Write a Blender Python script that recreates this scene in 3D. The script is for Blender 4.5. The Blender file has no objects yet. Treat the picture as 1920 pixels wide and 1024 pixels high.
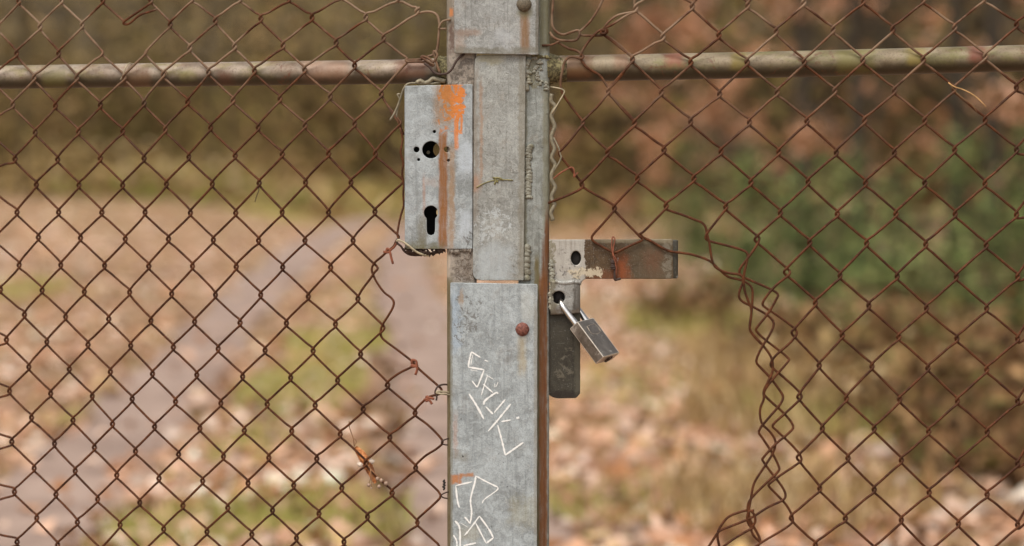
import bpy, bmesh, math, random
import numpy as np
from mathutils import Vector, Matrix

random.seed(7)
RNG = np.random.default_rng(7)
sc = bpy.context.scene
COL = sc.collection

# ------------------------------------------------------------------ camera
H = 1.15            # camera height above the track
D = 2.79            # camera to gate
FPX = 4536.0        # focal length in photo pixels (photo is 1920 wide)
PITCH = math.radians(2.3)
cam_data = bpy.data.cameras.new('camera')
cam = bpy.data.objects.new('camera', cam_data)
COL.objects.link(cam)
cam.location = (0, -D, H)
cam.rotation_euler = (math.radians(90) - PITCH, 0, 0)
cam_data.sensor_width = 36
cam_data.lens = 36 * FPX / 1920
cam_data.clip_start = 0.05
cam_data.clip_end = 1500
cam_data.dof.use_dof = True
cam_data.dof.focus_distance = D + 0.004
cam_data.dof.aperture_fstop = 3.5
sc.camera = cam

# ------------------------------------------------------------------ world, sun, exposure
world = bpy.data.worlds.new('World')
sc.world = world
world.use_nodes = True
wt = world.node_tree
wt.nodes.clear()
sky = wt.nodes.new('ShaderNodeTexSky')
sky.sky_type = 'NISHITA'
sky.sun_disc = False
sky.sun_elevation = math.radians(58)
sky.sun_rotation = math.radians(205)
sky.air_density = 1.0
sky.dust_density = 4.0
sky.ozone_density = 0.6
hs = wt.nodes.new('ShaderNodeHueSaturation')
hs.inputs['Saturation'].default_value = 0.12
bgn = wt.nodes.new('ShaderNodeBackground')
bgn.inputs['Strength'].default_value = 0.13
won = wt.nodes.new('ShaderNodeOutputWorld')
wt.links.new(sky.outputs[0], hs.inputs['Color'])
wt.links.new(hs.outputs[0], bgn.inputs['Color'])
wt.links.new(bgn.outputs[0], won.inputs['Surface'])

sun_data = bpy.data.lights.new('sun', 'SUN')
sun_data.energy = 1.5
sun_data.angle = math.radians(38)
sun_data.color = (1.0, 0.90, 0.76)
sun = bpy.data.objects.new('sun', sun_data)
COL.objects.link(sun)
# comes from behind the camera, slightly to the left, 58 degrees up
_el, _az = math.radians(58), math.radians(205)
_dir = Vector((math.sin(_az) * math.cos(_el), math.cos(_az) * math.cos(_el), math.sin(_el)))
sun.rotation_euler = _dir.to_track_quat('Z', 'Y').to_euler()
sun.location = _dir * 30

sc.view_settings.view_transform = 'Standard'
sc.view_settings.look = 'None'
sc.view_settings.exposure = 0.42
sc.view_settings.gamma = 1
sc.view_settings.use_curve_mapping = False
sc.render.engine = 'CYCLES'
sc.cycles.use_denoising = True
sc.cycles.max_bounces = 6
sc.cycles.diffuse_bounces = 3
sc.cycles.glossy_bounces = 3
sc.cycles.transparent_max_bounces = 4

# ------------------------------------------------------------------ photo pixel -> place
_C = np.array([0, -D, H])
_F = np.array([0, math.cos(PITCH), -math.sin(PITCH)])
_U = np.array([0, math.sin(PITCH), math.cos(PITCH)])
_R = np.array([1.0, 0, 0])
LEFT_TURN = 0.25     # the left gate leaf stands a little open, away from the camera
LEFT_X0 = (838 - 960) / FPX * D


def ray(px, py):
    return _F + _R * ((px - 960) / FPX) + _U * ((512 - py) / FPX)


def W(px, py, Y=0.0):
    """point of the gate plane y = Y seen at photo pixel px, py"""
    r = ray(px, py)
    return _C + r * ((Y + D) / r[1])


def WL(px, py, Y=0.0):
    """point of the left leaf's turned plane"""
    r = ray(px, py)
    # y = Y - k (x - x0) ;  C + t r
    t = (Y + LEFT_TURN * LEFT_X0 + D) / (r[1] + LEFT_TURN * r[0])
    return _C + r * t


def G(px, py, z=0.0):
    r = ray(px, py)
    return _C + r * ((z - H) / r[2])


S = D / FPX          # metres per photo pixel at the gate

# ------------------------------------------------------------------ node helpers


def lin(r, g, b):
    f = lambda c: ((c / 255) / 12.92) if c / 255 <= 0.04045 else ((c / 255 + 0.055) / 1.055) ** 2.4
    return (f(r), f(g), f(b))


class T:
    """small expression layer over a shader node tree"""

    def __init__(self, name):
        self.m = bpy.data.materials.new(name)
        self.m.use_nodes = True
        self.t = self.m.node_tree
        self.t.nodes.clear()
        self.out = self.t.nodes.new('ShaderNodeOutputMaterial')
        self.b = self.t.nodes.new('ShaderNodeBsdfPrincipled')
        self.t.links.new(self.b.outputs[0], self.out.inputs[0])

    def put(self, sock, v):
        if isinstance(v, bpy.types.NodeSocket):
            self.t.links.new(v, sock)
        elif isinstance(v, (tuple, list)) and len(v) == 3 and sock.type == 'RGBA':
            sock.default_value = (*v, 1)
        else:
            sock.default_value = v

    def math(self, op, a, b=0.0, c=0.0, clamp=False):
        n = self.t.nodes.new('ShaderNodeMath')
        n.operation = op
        n.use_clamp = clamp
        for i, v in enumerate((a, b, c)):
            self.put(n.inputs[i], v)
        return n.outputs[0]

    def add(self, a, b): return self.math('ADD', a, b)
    def sub(self, a, b): return self.math('SUBTRACT', a, b)
    def mul(self, a, b): return self.math('MULTIPLY', a, b)
    def mx(self, a, b): return self.math('MAXIMUM', a, b)
    def mn(self, a, b): return self.math('MINIMUM', a, b)

    def ramp(self, v, lo, hi, a=0.0, b=1.0):
        n = self.t.nodes.new('ShaderNodeMapRange')
        n.interpolation_type = 'SMOOTHSTEP'
        n.clamp = True
        self.put(n.inputs['Value'], v)
        for k, x in (('From Min', lo), ('From Max', hi), ('To Min', a), ('To Max', b)):
            self.put(n.inputs[k], x)
        return n.outputs[0]

    def mix(self, f, a, b):
        n = self.t.nodes.new('ShaderNodeMix')
        n.data_type = 'RGBA'
        self.put(n.inputs[0], f)
        self.put(n.inputs[6], a)
        self.put(n.inputs[7], b)
        return n.outputs[2]

    def pos(self):
        if not hasattr(self, '_pos'):
            self._pos = self.t.nodes.new('ShaderNodeNewGeometry').outputs['Position']
        return self._pos

    def obj(self):
        return self.t.nodes.new('ShaderNodeTexCoord').outputs['Object']

    def scale(self, vec, s):
        n = self.t.nodes.new('ShaderNodeVectorMath')
        n.operation = 'MULTIPLY'
        self.put(n.inputs[0], vec)
        n.inputs[1].default_value = s
        return n.outputs[0]

    def noise(self, scale, detail=4, rough=0.55, dist=0.0, vec=None, col=False):
        n = self.t.nodes.new('ShaderNodeTexNoise')
        self.put(n.inputs['Vector'], vec if vec is not None else self.pos())
        n.inputs['Scale'].default_value = scale
        n.inputs['Detail'].default_value = detail
        n.inputs['Roughness'].default_value = rough
        n.inputs['Distortion'].default_value = dist
        return n.outputs['Color' if col else 'Fac']

    def voro(self, scale, vec=None, feature='F1'):
        n = self.t.nodes.new('ShaderNodeTexVoronoi')
        n.feature = feature
        self.put(n.inputs['Vector'], vec if vec is not None else self.pos())
        n.inputs['Scale'].default_value = scale
        return n.outputs['Distance']

    def xy(self):
        """photo-plane coordinates of the gate in pixels: only a unit of length (0.6 mm) and an origin"""
        if not hasattr(self, '_xy'):
            s = self.t.nodes.new('ShaderNodeSeparateXYZ')
            self.put(s.inputs[0], self.pos())
            z0 = float(W(960, 512)[2])
            z1 = float(W(960, 1012)[2])
            self._xy = (self.add(self.mul(s.outputs[0], 1 / S), 960.0),
                        self.add(self.mul(s.outputs[2], 500 / (z1 - z0)), 512 - z0 * 500 / (z1 - z0)))
        return self._xy

    def box(self, x0, x1, y0, y1, sx=3.0, sy=8.0, warp=0.0, wscale=60.0):
        X, Y = self.xy()
        if warp:
            X = self.add(X, self.mul(self.sub(self.noise(wscale * 1.4, 7, 0.72), 0.5), warp * 3.2))
            Y = self.add(Y, self.mul(self.sub(self.noise(wscale * 1.2, 7, 0.72, 0.3), 0.5), warp * 4.0))
        a = self.ramp(X, x0 - sx, x0 + sx)
        b = self.ramp(X, x1 - sx, x1 + sx, 1.0, 0.0)
        c = self.ramp(Y, y0 - sy, y0 + sy)
        d = self.ramp(Y, y1 - sy, y1 + sy, 1.0, 0.0)
        return self.mul(self.mul(a, b), self.mul(c, d))

    def bump(self, h, strength=0.3, dist=0.001):
        n = self.t.nodes.new('ShaderNodeBump')
        n.inputs['Strength'].default_value = strength
        n.inputs['Distance'].default_value = dist
        self.put(n.inputs['Height'], h)
        self.t.links.new(n.outputs[0], self.b.inputs['Normal'])

    def done(self, col=None, rough=None, metal=None, spec=None):
        if col is not None: self.put(self.b.inputs['Base Color'], col)
        if rough is not None: self.put(self.b.inputs['Roughness'], rough)
        if metal is not None: self.put(self.b.inputs['Metallic'], metal)
        if spec is not None: self.b.inputs['Specular IOR Level'].default_value = spec
        return self.m


ORANGE = lin(206, 122, 52)
RUST = lin(140, 88, 36)
RUSTD = lin(96, 52, 26)
MOSS = lin(112, 106, 60)


def galvanised(name, light, dark0, marks=(), dirt=0.35, streak=0.35, moss=0.0, rough=0.55, metal=0.25, grain=1.0):
    t = T(name)
    dark = tuple(x * .78 for x in dark0)
    light = tuple(min(1, x * 0.98) for x in light)
    p = t.pos()
    big = t.noise(22, 5, 0.6, 0.6)
    mid = t.noise(95, 6, 0.65, 0.8)
    fine = t.noise(700, 4, 0.7)
    st = t.noise(1.0, 4, 0.6, 0.2, vec=t.scale(p, (240, 240, 14)))
    c = t.mix(t.ramp(big, 0.34, 0.66, 0.25, 1.0), dark, light)
    # zinc spangle
    vn = t.t.nodes.new('ShaderNodeTexVoronoi')
    t.put(vn.inputs['Vector'], p)
    vn.inputs['Scale'].default_value = 210
    sx_ = t.t.nodes.new('ShaderNodeSeparateColor')
    t.put(sx_.inputs[0], vn.outputs['Color'])
    c = t.mix(t.mul(sx_.outputs[0], 0.14), c, tuple(x * 0.6 for x in dark))
    c = t.mix(t.mul(t.ramp(mid, 0.46, 0.60), 0.5), c, tuple(min(1, x * 1.25) for x in light))
    # thin run marks
    c = t.mix(t.mul(t.ramp(st, 0.52, 0.66), streak * 1.0), c, tuple(x * 0.5 for x in dark))
    st2 = t.noise(1.0, 5, 0.7, 0.3, vec=t.scale(p, (620, 620, 22)))
    c = t.mix(t.mul(t.ramp(st2, 0.56, 0.66), streak * .6), c, lin(196, 198, 194))
    # grime in ragged islands
    c = t.mix(t.mul(t.ramp(t.noise(150, 9, 0.82, 1.4), 0.565, 0.62), min(1, dirt * 2.2)), c, lin(70, 62, 52))
    c = t.mix(t.mul(t.ramp(t.noise(38, 8, 0.75, 0.5), 0.52, 0.66), 0.6 * streak), c, lin(132, 108, 82))
    c = t.mix(t.mul(t.ramp(fine, 0.36, 0.56, 1.0, 0.0), 0.28 * grain), c, tuple(x * 0.32 for x in dark))
    c = t.mix(t.mul(t.ramp(t.noise(900, 2, 0.6), 0.60, 0.70), 0.22 * grain), c, lin(220, 220, 214))
    # pits and little black specks
    c = t.mix(t.mul(t.ramp(t.voro(190), 0.035, 0.06, 1.0, 0.0), t.ramp(mid, 0.5, 0.6)), c, lin(44, 38, 32))
    # fine scratches, two directions
    for sv, thr in (((420, 90, 95), 0.68), ((90, 90, 700), 0.70)):
        s1 = t.noise(1.0, 3, 0.6, 2.0, vec=t.scale(p, sv))
        c = t.mix(t.mul(t.ramp(s1, thr, thr + 0.04), 0.55), c, lin(188, 190, 186))
    if moss:
        c = t.mix(t.mul(t.ramp(t.noise(60, 7, 0.7, 0.4), 0.50, 0.66), moss), c, MOSS)
    for mk in marks:
        (x0, x1, y0, y1), colr, amt = mk[:3]
        kw = mk[3] if len(mk) > 3 else {}
        kw = dict(kw)
        br = kw.pop('broken', 0.0)
        m = t.box(x0, x1, y0, y1, **kw)
        if br:
            nz = t.sub(t.noise(125, 8, 0.72, 1.0), t.mul(t.sub(1.0, m), 0.30))
            m = t.mul(t.ramp(m, 0.0, 0.1), t.ramp(nz, br, br + 0.04))
        else:
            m = t.mul(m, t.ramp(t.noise(1.0, 5, 0.6, 0.0, vec=t.scale(p, (300, 300, 40))), 0.2, 0.6, 0.55, 1.0))
        c = t.mix(t.mul(m, amt), c, colr)
    h = t.add(t.add(t.mul(mid, 0.9), t.mul(fine, 0.5)), t.mul(big, 2.2))
    h = t.sub(h, t.mul(t.ramp(t.voro(150), 0.05, 0.12, 1.0, 0.0), 0.5))
    t.bump(h, 0.8, 0.0008)
    return t.done(c, t.ramp(mid, 0.3, 0.7, rough - 0.1, rough + 0.15), metal)


# ------------------------------------------------------------------ object helpers
def tag(o, label=None, cat=None, group=None, kind=None):
    if label: o['label'] = label
    if cat: o['category'] = cat
    if group: o['group'] = group
    if kind: o['kind'] = kind
    return o


def thing(name, loc, label, cat, group=None):
    e = bpy.data.objects.new(name, None)
    e.empty_display_size = 0.05
    COL.objects.link(e)
    e.location = loc
    e.matrix_world = Matrix.Translation(loc)
    return tag(e, label, cat, group)


def root_loc(parent):
    """accumulated offset: everything is built in world coordinates and moved under its parent"""
    v = Vector((0, 0, 0))
    p = parent
    while p is not None:
        v += p.location
        p = p.parent
    return v


def link(name, me, mat, parent=None, smooth=True, bake=True):
    if parent is not None and bake:
        off = root_loc(parent)
        if off.length > 0:
            me.transform(Matrix.Translation(-off))
    o = bpy.data.objects.new(name, me)
    me.name = name
    COL.objects.link(o)
    if mat is not None and not me.materials:
        for m in (mat if isinstance(mat, (list, tuple)) else [mat]):
            me.materials.append(m)
    if smooth and len(me.polygons):
        me.polygons.foreach_set('use_smooth', [True] * len(me.polygons))
    o.parent = parent
    return o


def mesh_np(name, verts, faces):
    me = bpy.data.meshes.new(name)
    me.from_pydata([tuple(map(float, v)) for v in verts], [], faces)
    me.update()
    return me


def mesh_quads(name, V, nq, tint=None):
    """V: (nq*4, 3) separate quads, built fast"""
    me = bpy.data.meshes.new(name)
    me.vertices.add(nq * 4)
    me.vertices.foreach_set('co', np.ascontiguousarray(V, dtype=np.float32).ravel())
    me.loops.add(nq * 4)
    me.loops.foreach_set('vertex_index', np.arange(nq * 4, dtype=np.int32))
    me.polygons.add(nq)
    me.polygons.foreach_set('loop_start', np.arange(nq, dtype=np.int32) * 4)
    if tint is not None:
        a = me.attributes.new('tint', 'FLOAT_COLOR', 'FACE')
        a.data.foreach_set('color', np.ascontiguousarray(np.c_[tint, np.ones(nq)], dtype=np.float32).ravel())
    me.update(calc_edges=True)
    return me


def catmull(P, n=5):
    P = np.asarray(P, float)
    Q = np.vstack([2 * P[0] - P[1], P, 2 * P[-1] - P[-2]])
    out = []
    for i in range(1, len(Q) - 2):
        a, b, c, d = Q[i - 1], Q[i], Q[i + 1], Q[i + 2]
        for k in range(n):
            s = k / n
            out.append(0.5 * ((2 * b) + (-a + c) * s + (2 * a - 5 * b + 4 * c - d) * s * s + (-a + 3 * b - 3 * c + d) * s ** 3))
    out.append(P[-1])
    return np.array(out)


def tube(P, r, seg=8, caps=True):
    """verts, faces of a tube along P with radius r (number or list)"""
    P = np.asarray(P, float)
    n = len(P)
    r = np.full(n, r) if np.isscalar(r) else np.asarray(r, float)
    Tn = np.gradient(P, axis=0)
    Tn /= np.maximum(np.linalg.norm(Tn, axis=1), 1e-9)[:, None]
    up = np.array([0, 1.0, 0]) if abs(Tn[0][1]) < 0.9 else np.array([1.0, 0, 0])
    verts = []
    for i in range(n):
        up = up - Tn[i] * up.dot(Tn[i])
        up /= max(np.linalg.norm(up), 1e-9)
        s = np.cross(Tn[i], up)
        for k in range(seg):
            a = 2 * math.pi * k / seg
            verts.append(P[i] + (up * math.cos(a) + s * math.sin(a)) * r[i])
    faces = []
    for i in range(n - 1):
        for k in range(seg):
            k2 = (k + 1) % seg
            faces.append((i * seg + k, i * seg + k2, (i + 1) * seg + k2, (i + 1) * seg + k))
    if caps:
        faces.append(tuple(range(seg))[::-1])
        faces.append(tuple((n - 1) * seg + k for k in range(seg)))
    return verts, faces


def join_vf(parts):
    V, F = [], []
    for v, f in parts:
        b = len(V)
        V.extend(v)
        F.extend([tuple(i + b for i in q) for q in f])
    return V, F


def tube_obj(name, P, r, mat, parent, seg=8):
    v, f = tube(P, r, seg)
    return link(name, mesh_np(name, v, f), mat, parent)


def rounded(pts, radii, seg=5):
    """round the corners of a polygon"""
    out = []
    n = len(pts)
    for i in range(n):
        p = Vector(pts[i]).to_2d()
        a = Vector(pts[i - 1]).to_2d()
        b = Vector(pts[(i + 1) % n]).to_2d()
        r = radii[i] if isinstance(radii, (list, tuple)) else radii
        if r <= 0:
            out.append(p)
            continue
        u = (a - p).normalized() * r
        w = (b - p).normalized() * r
        for k in range(seg + 1):
            s = k / seg
            out.append(p + u * (1 - s) ** 2 + w * s ** 2)
    return [(q.x, q.y) for q in out]


def circle(cx, cy, r, n=24, ry=None):
    ry = ry or r
    return [(cx + r * math.cos(2 * math.pi * k / n), cy + ry * math.sin(2 * math.pi * k / n)) for k in range(n)]


def plate(name, outer, y_front, thick, mat, parent, holes=(), bevel=0.0008, wob=0.0, fn=W):
    """flat plate facing the camera side; outline given in photo pixels on the plane y_front"""
    cu = bpy.data.curves.new(name, 'CURVE')
    cu.dimensions = '2D'
    cu.fill_mode = 'BOTH'
    cu.extrude = max(thick / 2 - bevel, 1e-5)
    cu.bevel_depth = bevel
    cu.bevel_resolution = 2
    cu.offset = -bevel
    for loop in (outer, *holes):
        if wob and loop is outer:
            L2 = []
            for i in range(len(loop)):
                a, b = loop[i], loop[(i + 1) % len(loop)]
                m = max(1, int(math.hypot(b[0] - a[0], b[1] - a[1]) / 9))
                for k in range(m):
                    s = k / m
                    L2.append((a[0] + (b[0] - a[0]) * s + random.uniform(-wob, wob), a[1] + (b[1] - a[1]) * s + random.uniform(-wob, wob)))
            loop = L2
        sp = cu.splines.new('POLY')
        sp.points.add(len(loop) - 1)
        for i, (x, y) in enumerate(loop):
            w = fn(x, y, y_front)
            sp.points[i].co = (w[0], w[2], 0, 1)
        sp.use_cyclic_u = True
    tmp = bpy.data.objects.new('tmp', cu)
    COL.objects.link(tmp)
    dg = bpy.context.evaluated_depsgraph_get()
    me = bpy.data.meshes.new_from_object(tmp.evaluated_get(dg))
    bpy.data.objects.remove(tmp)
    bpy.data.curves.remove(cu)
    me.materials.clear()
    # local x, y, z -> world x, z, and depth
    M = Matrix(((1, 0, 0, 0), (0, 0, -1, y_front + thick / 2), (0, 1, 0, 0), (0, 0, 0, 1)))
    me.transform(M)
    bm = bmesh.new()
    bm.from_mesh(me)
    bmesh.ops.remove_doubles(bm, verts=bm.verts, dist=1e-6)
    bmesh.ops.recalc_face_normals(bm, faces=bm.faces)
    bm.to_mesh(me)
    bm.free()
    o = link(name, me, mat, parent, smooth=False)
    return o


def box_mesh(x0, x1, y0, y1, z0, z1, bev=0.0, seg=3):
    bm = bmesh.new()
    bmesh.ops.create_cube(bm, size=1)
    bmesh.ops.scale(bm, vec=(x1 - x0, y1 - y0, z1 - z0), verts=bm.verts)
    bmesh.ops.translate(bm, vec=((x0 + x1) / 2, (y0 + y1) / 2, (z0 + z1) / 2), verts=bm.verts)
    if bev:
        bmesh.ops.bevel(bm, geom=list(bm.edges), offset=bev, segments=seg, profile=0.5, affect='EDGES')
    me = bpy.data.meshes.new('box')
    bm.to_mesh(me)
    bm.free()
    return me


def lumps(spine, r, amp, seg=14, n=60, ripple=0.0, squash=0.6, seed=0):
    """weld bead: an uneven rippled tube pressed on the steel"""
    rg = np.random.default_rng(seed)
    P = catmull(spine, max(2, n // max(1, len(spine) - 1)))
    v, f = tube(P, r, seg)
    v = np.array(v)
    m = len(P)
    for i in range(m):
        c = P[i]
        rr = 1 + amp * rg.normal() + ripple * math.sin(i * 1.25)
        sl = slice(i * seg, (i + 1) * seg)
        off = (v[sl] - c) * rr * (1 + amp * 0.5 * rg.normal(size=(seg, 1)))
        off[:, 1] *= squash
        v[sl] = c + off
    return list(v), f


# ------------------------------------------------------------------ materials
M_LOCK = galvanised('galvanised_lock_case', lin(170, 177, 180), lin(143, 148, 147), (
    ((824, 874, 146, 230), ORANGE, 1.0, dict(sx=12, sy=20, warp=8, wscale=60, broken=0.41)),
    ((822, 874, 236, 262), ORANGE, 0.9, dict(sx=3, sy=12, warp=16, broken=0.50)),
    ((852, 860, 225, 282), ORANGE, 1.0, dict(sx=1.2, sy=5, warp=2)),
    ((864, 868, 220, 250), ORANGE, 1.0, dict(sx=1.0, sy=5, warp=3)),
    ((815, 848, 160, 240), lin(150, 110, 62), 0.6, dict(sx=8, sy=12, warp=8)),
    ((823, 839, 250, 467), lin(136, 86, 36), 0.95, dict(sx=3, sy=10, warp=3)),
    ((841, 852, 280, 467), lin(158, 118, 70), 0.65, dict(sx=4, sy=16, warp=6)),
    ((793, 797, 335, 405), lin(168, 118, 88), 0.6, dict(sx=2.5, sy=18, warp=3)),
    ((784, 800, 405, 466), lin(110, 100, 72), 0.55, dict(sx=6, sy=20, warp=6)),
    ((752, 830, 458, 480), lin(98, 92, 58), 0.85, dict(sx=14, sy=9, warp=14)),
    ((795, 822, 335, 350), lin(172, 158, 150), 0.5, dict(sx=8, sy=6, warp=10)),
    ((858, 886, 262, 330), lin(192, 202, 212), 0.55, dict(sx=6, sy=16, warp=14)),
    ((858, 884, 396, 440), lin(196, 205, 214), 0.55, dict(sx=6, sy=14, warp=14)),
    ((870, 886, 430, 470), lin(82, 76, 70), 0.7, dict(sx=4, sy=12, warp=14, broken=0.5)),
    ((782, 812, 262, 318), lin(184, 192, 196), 0.45, dict(sx=8, sy=8, warp=12)),
), dirt=0.15, streak=0.22, rough=0.5, metal=0.2)

M_LOWER = galvanised('galvanised_lower_plate', lin(172, 180, 183), lin(146, 152, 153), (
    ((840, 868, 890, 908), lin(178, 118, 74), 0.95, dict(sx=2, sy=3, warp=10, wscale=35)),
    ((862, 888, 886, 893), lin(172, 116, 72), 0.85, dict(sx=3, sy=2, warp=6, wscale=35)),
    ((846, 862, 540, 660), lin(150, 172, 196), 0.4, dict(sx=5, sy=20, warp=16)),
    ((852, 905, 545, 650), lin(100, 98, 94), 0.75, dict(sx=8, sy=14, warp=20, broken=0.53)),
    ((862, 868, 545, 572), lin(160, 130, 96), 0.7, dict(sx=2.5, sy=8, warp=6)),
    ((850, 858, 780, 850), lin(178, 142, 122), 0.5, dict(sx=2.5, sy=22, warp=6)),
    ((972, 986, 628, 700), lin(166, 148, 108), 0.55, dict(sx=5, sy=14, warp=4)),
    ((978, 1000, 545, 600), lin(190, 192, 186), 0.45, dict(sx=8, sy=14, warp=14)),
    ((955, 1004, 930, 985), lin(150, 142, 104), 0.35, dict(sx=12, sy=14, warp=20)),
    ((848, 880, 845, 862), lin(118, 112, 96), 0.5, dict(sx=8, sy=5, warp=8)),
    ((862, 898, 985, 1012), lin(156, 148, 122), 0.4, dict(sx=5, sy=8, warp=8)),
    ((1001, 1009, 560, 1010), lin(128, 118, 98), 0.5, dict(sx=2, sy=40, warp=3)),
    ((843, 849, 560, 1024), lin(106, 98, 70), 0.6, dict(sx=1.6, sy=20, warp=3)),
), dirt=0.12, streak=0.26, rough=0.55, metal=0.15)

M_TOP = galvanised('galvanised_top_plate', lin(164, 166, 164), lin(138, 138, 134), (
    ((976, 992, 25, 100), lin(128, 92, 52), 0.85, dict(sx=4, sy=14, warp=3)),
    ((972, 998, 18, 36), lin(96, 92, 58), 0.75, dict(sx=5, sy=6, warp=6)),
    ((852, 900, 60, 72), lin(140, 112, 92), 0.6, dict(sx=10, sy=4, warp=8)),
    ((852, 872, 72, 100), lin(164, 138, 118), 0.5, dict(sx=8, sy=10, warp=12)),
    ((1004, 1012, -60, 104), lin(84, 76, 58), 0.7, dict(sx=2, sy=20, warp=4)),
    ((850, 1012, 93, 104), lin(100, 94, 74), 0.55, dict(sx=8, sy=3, warp=5)),
    ((925, 965, 60, 90), lin(180, 184, 188), 0.4, dict(sx=12, sy=10, warp=20)),
), dirt=0.28, streak=0.3, metal=0.15)

M_MID = galvanised('galvanised_middle_plate', lin(162, 164, 160), lin(136, 136, 130), (
    ((900, 905, 160, 350), lin(158, 122, 92), 0.65, dict(sx=2.5, sy=24, warp=5)),
    ((888, 896, 130, 420), lin(128, 112, 96), 0.5, dict(sx=3, sy=24, warp=8)),
    ((893, 945, 102, 122), lin(140, 132, 100), 0.55, dict(sx=10, sy=5, warp=10)),
    ((972, 986, 110, 520), lin(118, 108, 84), 0.45, dict(sx=3, sy=24, warp=6)),
    ((897, 955, 400, 452), lin(186, 192, 194), 0.65, dict(sx=4, sy=6, warp=30, broken=0.47)),
    ((893, 960, 460, 525), lin(172, 180, 184), 0.6, dict(sx=10, sy=14, warp=16)),
    ((888, 900, 330, 360), lin(176, 126, 92), 0.5, dict(sx=4, sy=8, warp=8)),
), dirt=0.3, streak=0.3, metal=0.15)

M_UPR = galvanised('galvanised_right_upright', lin(150, 154, 150), lin(118, 120, 112), (
    ((1018, 1034, 150, 430), lin(112, 108, 82), 0.65, dict(sx=4, sy=16, warp=6)),
    ((1022, 1032, 400, 500), lin(104, 62, 24), 0.95, dict(sx=2.5, sy=34, warp=3)),
    ((1016, 1032, 450, 560), lin(100, 60, 22), 0.95, dict(sx=3, sy=24, warp=3)),
    ((1010, 1026, 515, 1900), lin(112, 68, 26), 0.97, dict(sx=2, sy=14, warp=2)),
    ((1002, 1011, 480, 1900), lin(94, 82, 42), 0.9, dict(sx=2, sy=14, warp=3)),
    ((1019, 1023, 520, 1900), lin(92, 50, 26), 0.6, dict(sx=1.6, sy=20, warp=3)),
    ((990, 1016, 102, 170), lin(104, 98, 72), 0.75, dict(sx=6, sy=10, warp=16, broken=0.42)),
    ((1010, 1034, -100, 102), lin(100, 94, 62), 0.8, dict(sx=3, sy=10, warp=6)),
    ((980, 988, 100, 530), lin(104, 98, 66), 0.6, dict(sx=2.5, sy=10, warp=4)),
), dirt=0.35, streak=0.35, metal=0.15)

M_UPL = galvanised('galvanised_left_upright', lin(164, 154, 142), lin(126, 114, 102), (
    ((834, 850, -200, 62), lin(124, 114, 98), 0.8, dict(sx=3, sy=10, warp=6)),
    ((843, 850, 20, 34), ORANGE, 0.85, dict(sx=2, sy=4, warp=4)),
    ((843, 852, 50, 100), lin(92, 66, 54), 0.85, dict(sx=3, sy=8, warp=10)),
    ((846, 890, 104, 160), lin(70, 62, 54), 0.6, dict(sx=3, sy=10, warp=10, broken=0.50)),
    ((848, 890, 470, 530), lin(84, 70, 58), 0.75, dict(sx=3, sy=5, warp=14, broken=0.5)),
    ((834, 848, 520, 1900), lin(96, 84, 52), 0.92, dict(sx=3, sy=14, warp=3)),
    ((836, 844, 470, 522), lin(182, 168, 152), 0.8, dict(sx=3, sy=6, warp=6)),
), dirt=0.35, streak=0.35, metal=0.1)

M_LATCH = galvanised('steel_latch_arm', lin(92, 72, 48), lin(76, 58, 38), (
    ((1185, 1272, 445, 530), lin(90, 80, 62), 0.7, dict(sx=22, sy=8, warp=20)),
    ((1152, 1178, 480, 540), lin(150, 76, 34), 0.75, dict(sx=14, sy=16, warp=16)),
    ((1100, 1150, 506, 540), lin(112, 64, 34), 0.7, dict(sx=20, sy=8, warp=12)),
    ((1208, 1242, 470, 512), lin(108, 70, 46), 0.6, dict(sx=16, sy=16, warp=20)),
    ((1244, 1262, 446, 524), lin(136, 130, 116), 0.5, dict(sx=5, sy=10, warp=10, broken=0.44)),
    ((1110, 1270, 440, 456), lin(150, 140, 116), 0.55, dict(sx=6, sy=3, warp=3)),  # highlight on the arm's rounded top edge, painted as a lighter strip
    ((1000, 1098, 400, 560), lin(178, 174, 166), 1.0, dict(sx=1.2, sy=3, warp=9, wscale=36)),
    ((1060, 1131, 504, 519), lin(196, 184, 160), 0.9, dict(sx=6, sy=4, warp=16, broken=0.40)),
    ((1026, 1042, 450, 530), lin(118, 110, 84), 0.75, dict(sx=5, sy=6, warp=12, broken=0.42)),
    ((1040, 1096, 468, 524), lin(88, 84, 82), 0.7, dict(sx=6, sy=4, warp=20, broken=0.545)),
), dirt=0.25, streak=0.2, metal=0.35, rough=0.5)

M_BRACKET = galvanised('zinc_latch_bracket', lin(164, 164, 160), lin(124, 122, 118), (
    ((1030, 1044, 500, 600), lin(112, 104, 82), 0.8, dict(sx=4, sy=8, warp=12)),
    ((1074, 1092, 530, 600), lin(70, 62, 52), 0.75, dict(sx=3, sy=10, warp=10)),  # bevel shading painted dark along the bracket's right edge
    ((1030, 1090, 578, 596), lin(96, 84, 72), 0.8, dict(sx=4, sy=4, warp=10)),
), dirt=0.6, streak=0.3, metal=0.4, rough=0.42)
M_TONGUE = galvanised('dark_steel_tongue', lin(66, 62, 52), lin(48, 44, 36), (
    ((1032, 1090, 735, 750), lin(40, 32, 26), 0.9, dict(sx=4, sy=4, warp=8)),
    ((1040, 1080, 640, 720), lin(112, 106, 92), 0.6, dict(sx=8, sy=14, warp=20, broken=0.53)),
    ((1078, 1090, 590, 740), lin(96, 92, 78), 0.5, dict(sx=3, sy=14, warp=4)),
), dirt=0.12, streak=0.0, metal=0.3, rough=0.5, grain=.5)
M_WELD = galvanised('zinc_weld_bead', lin(150, 148, 134), lin(124, 120, 104), dirt=0.4, moss=0.4, metal=0.1, rough=0.5)


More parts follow.
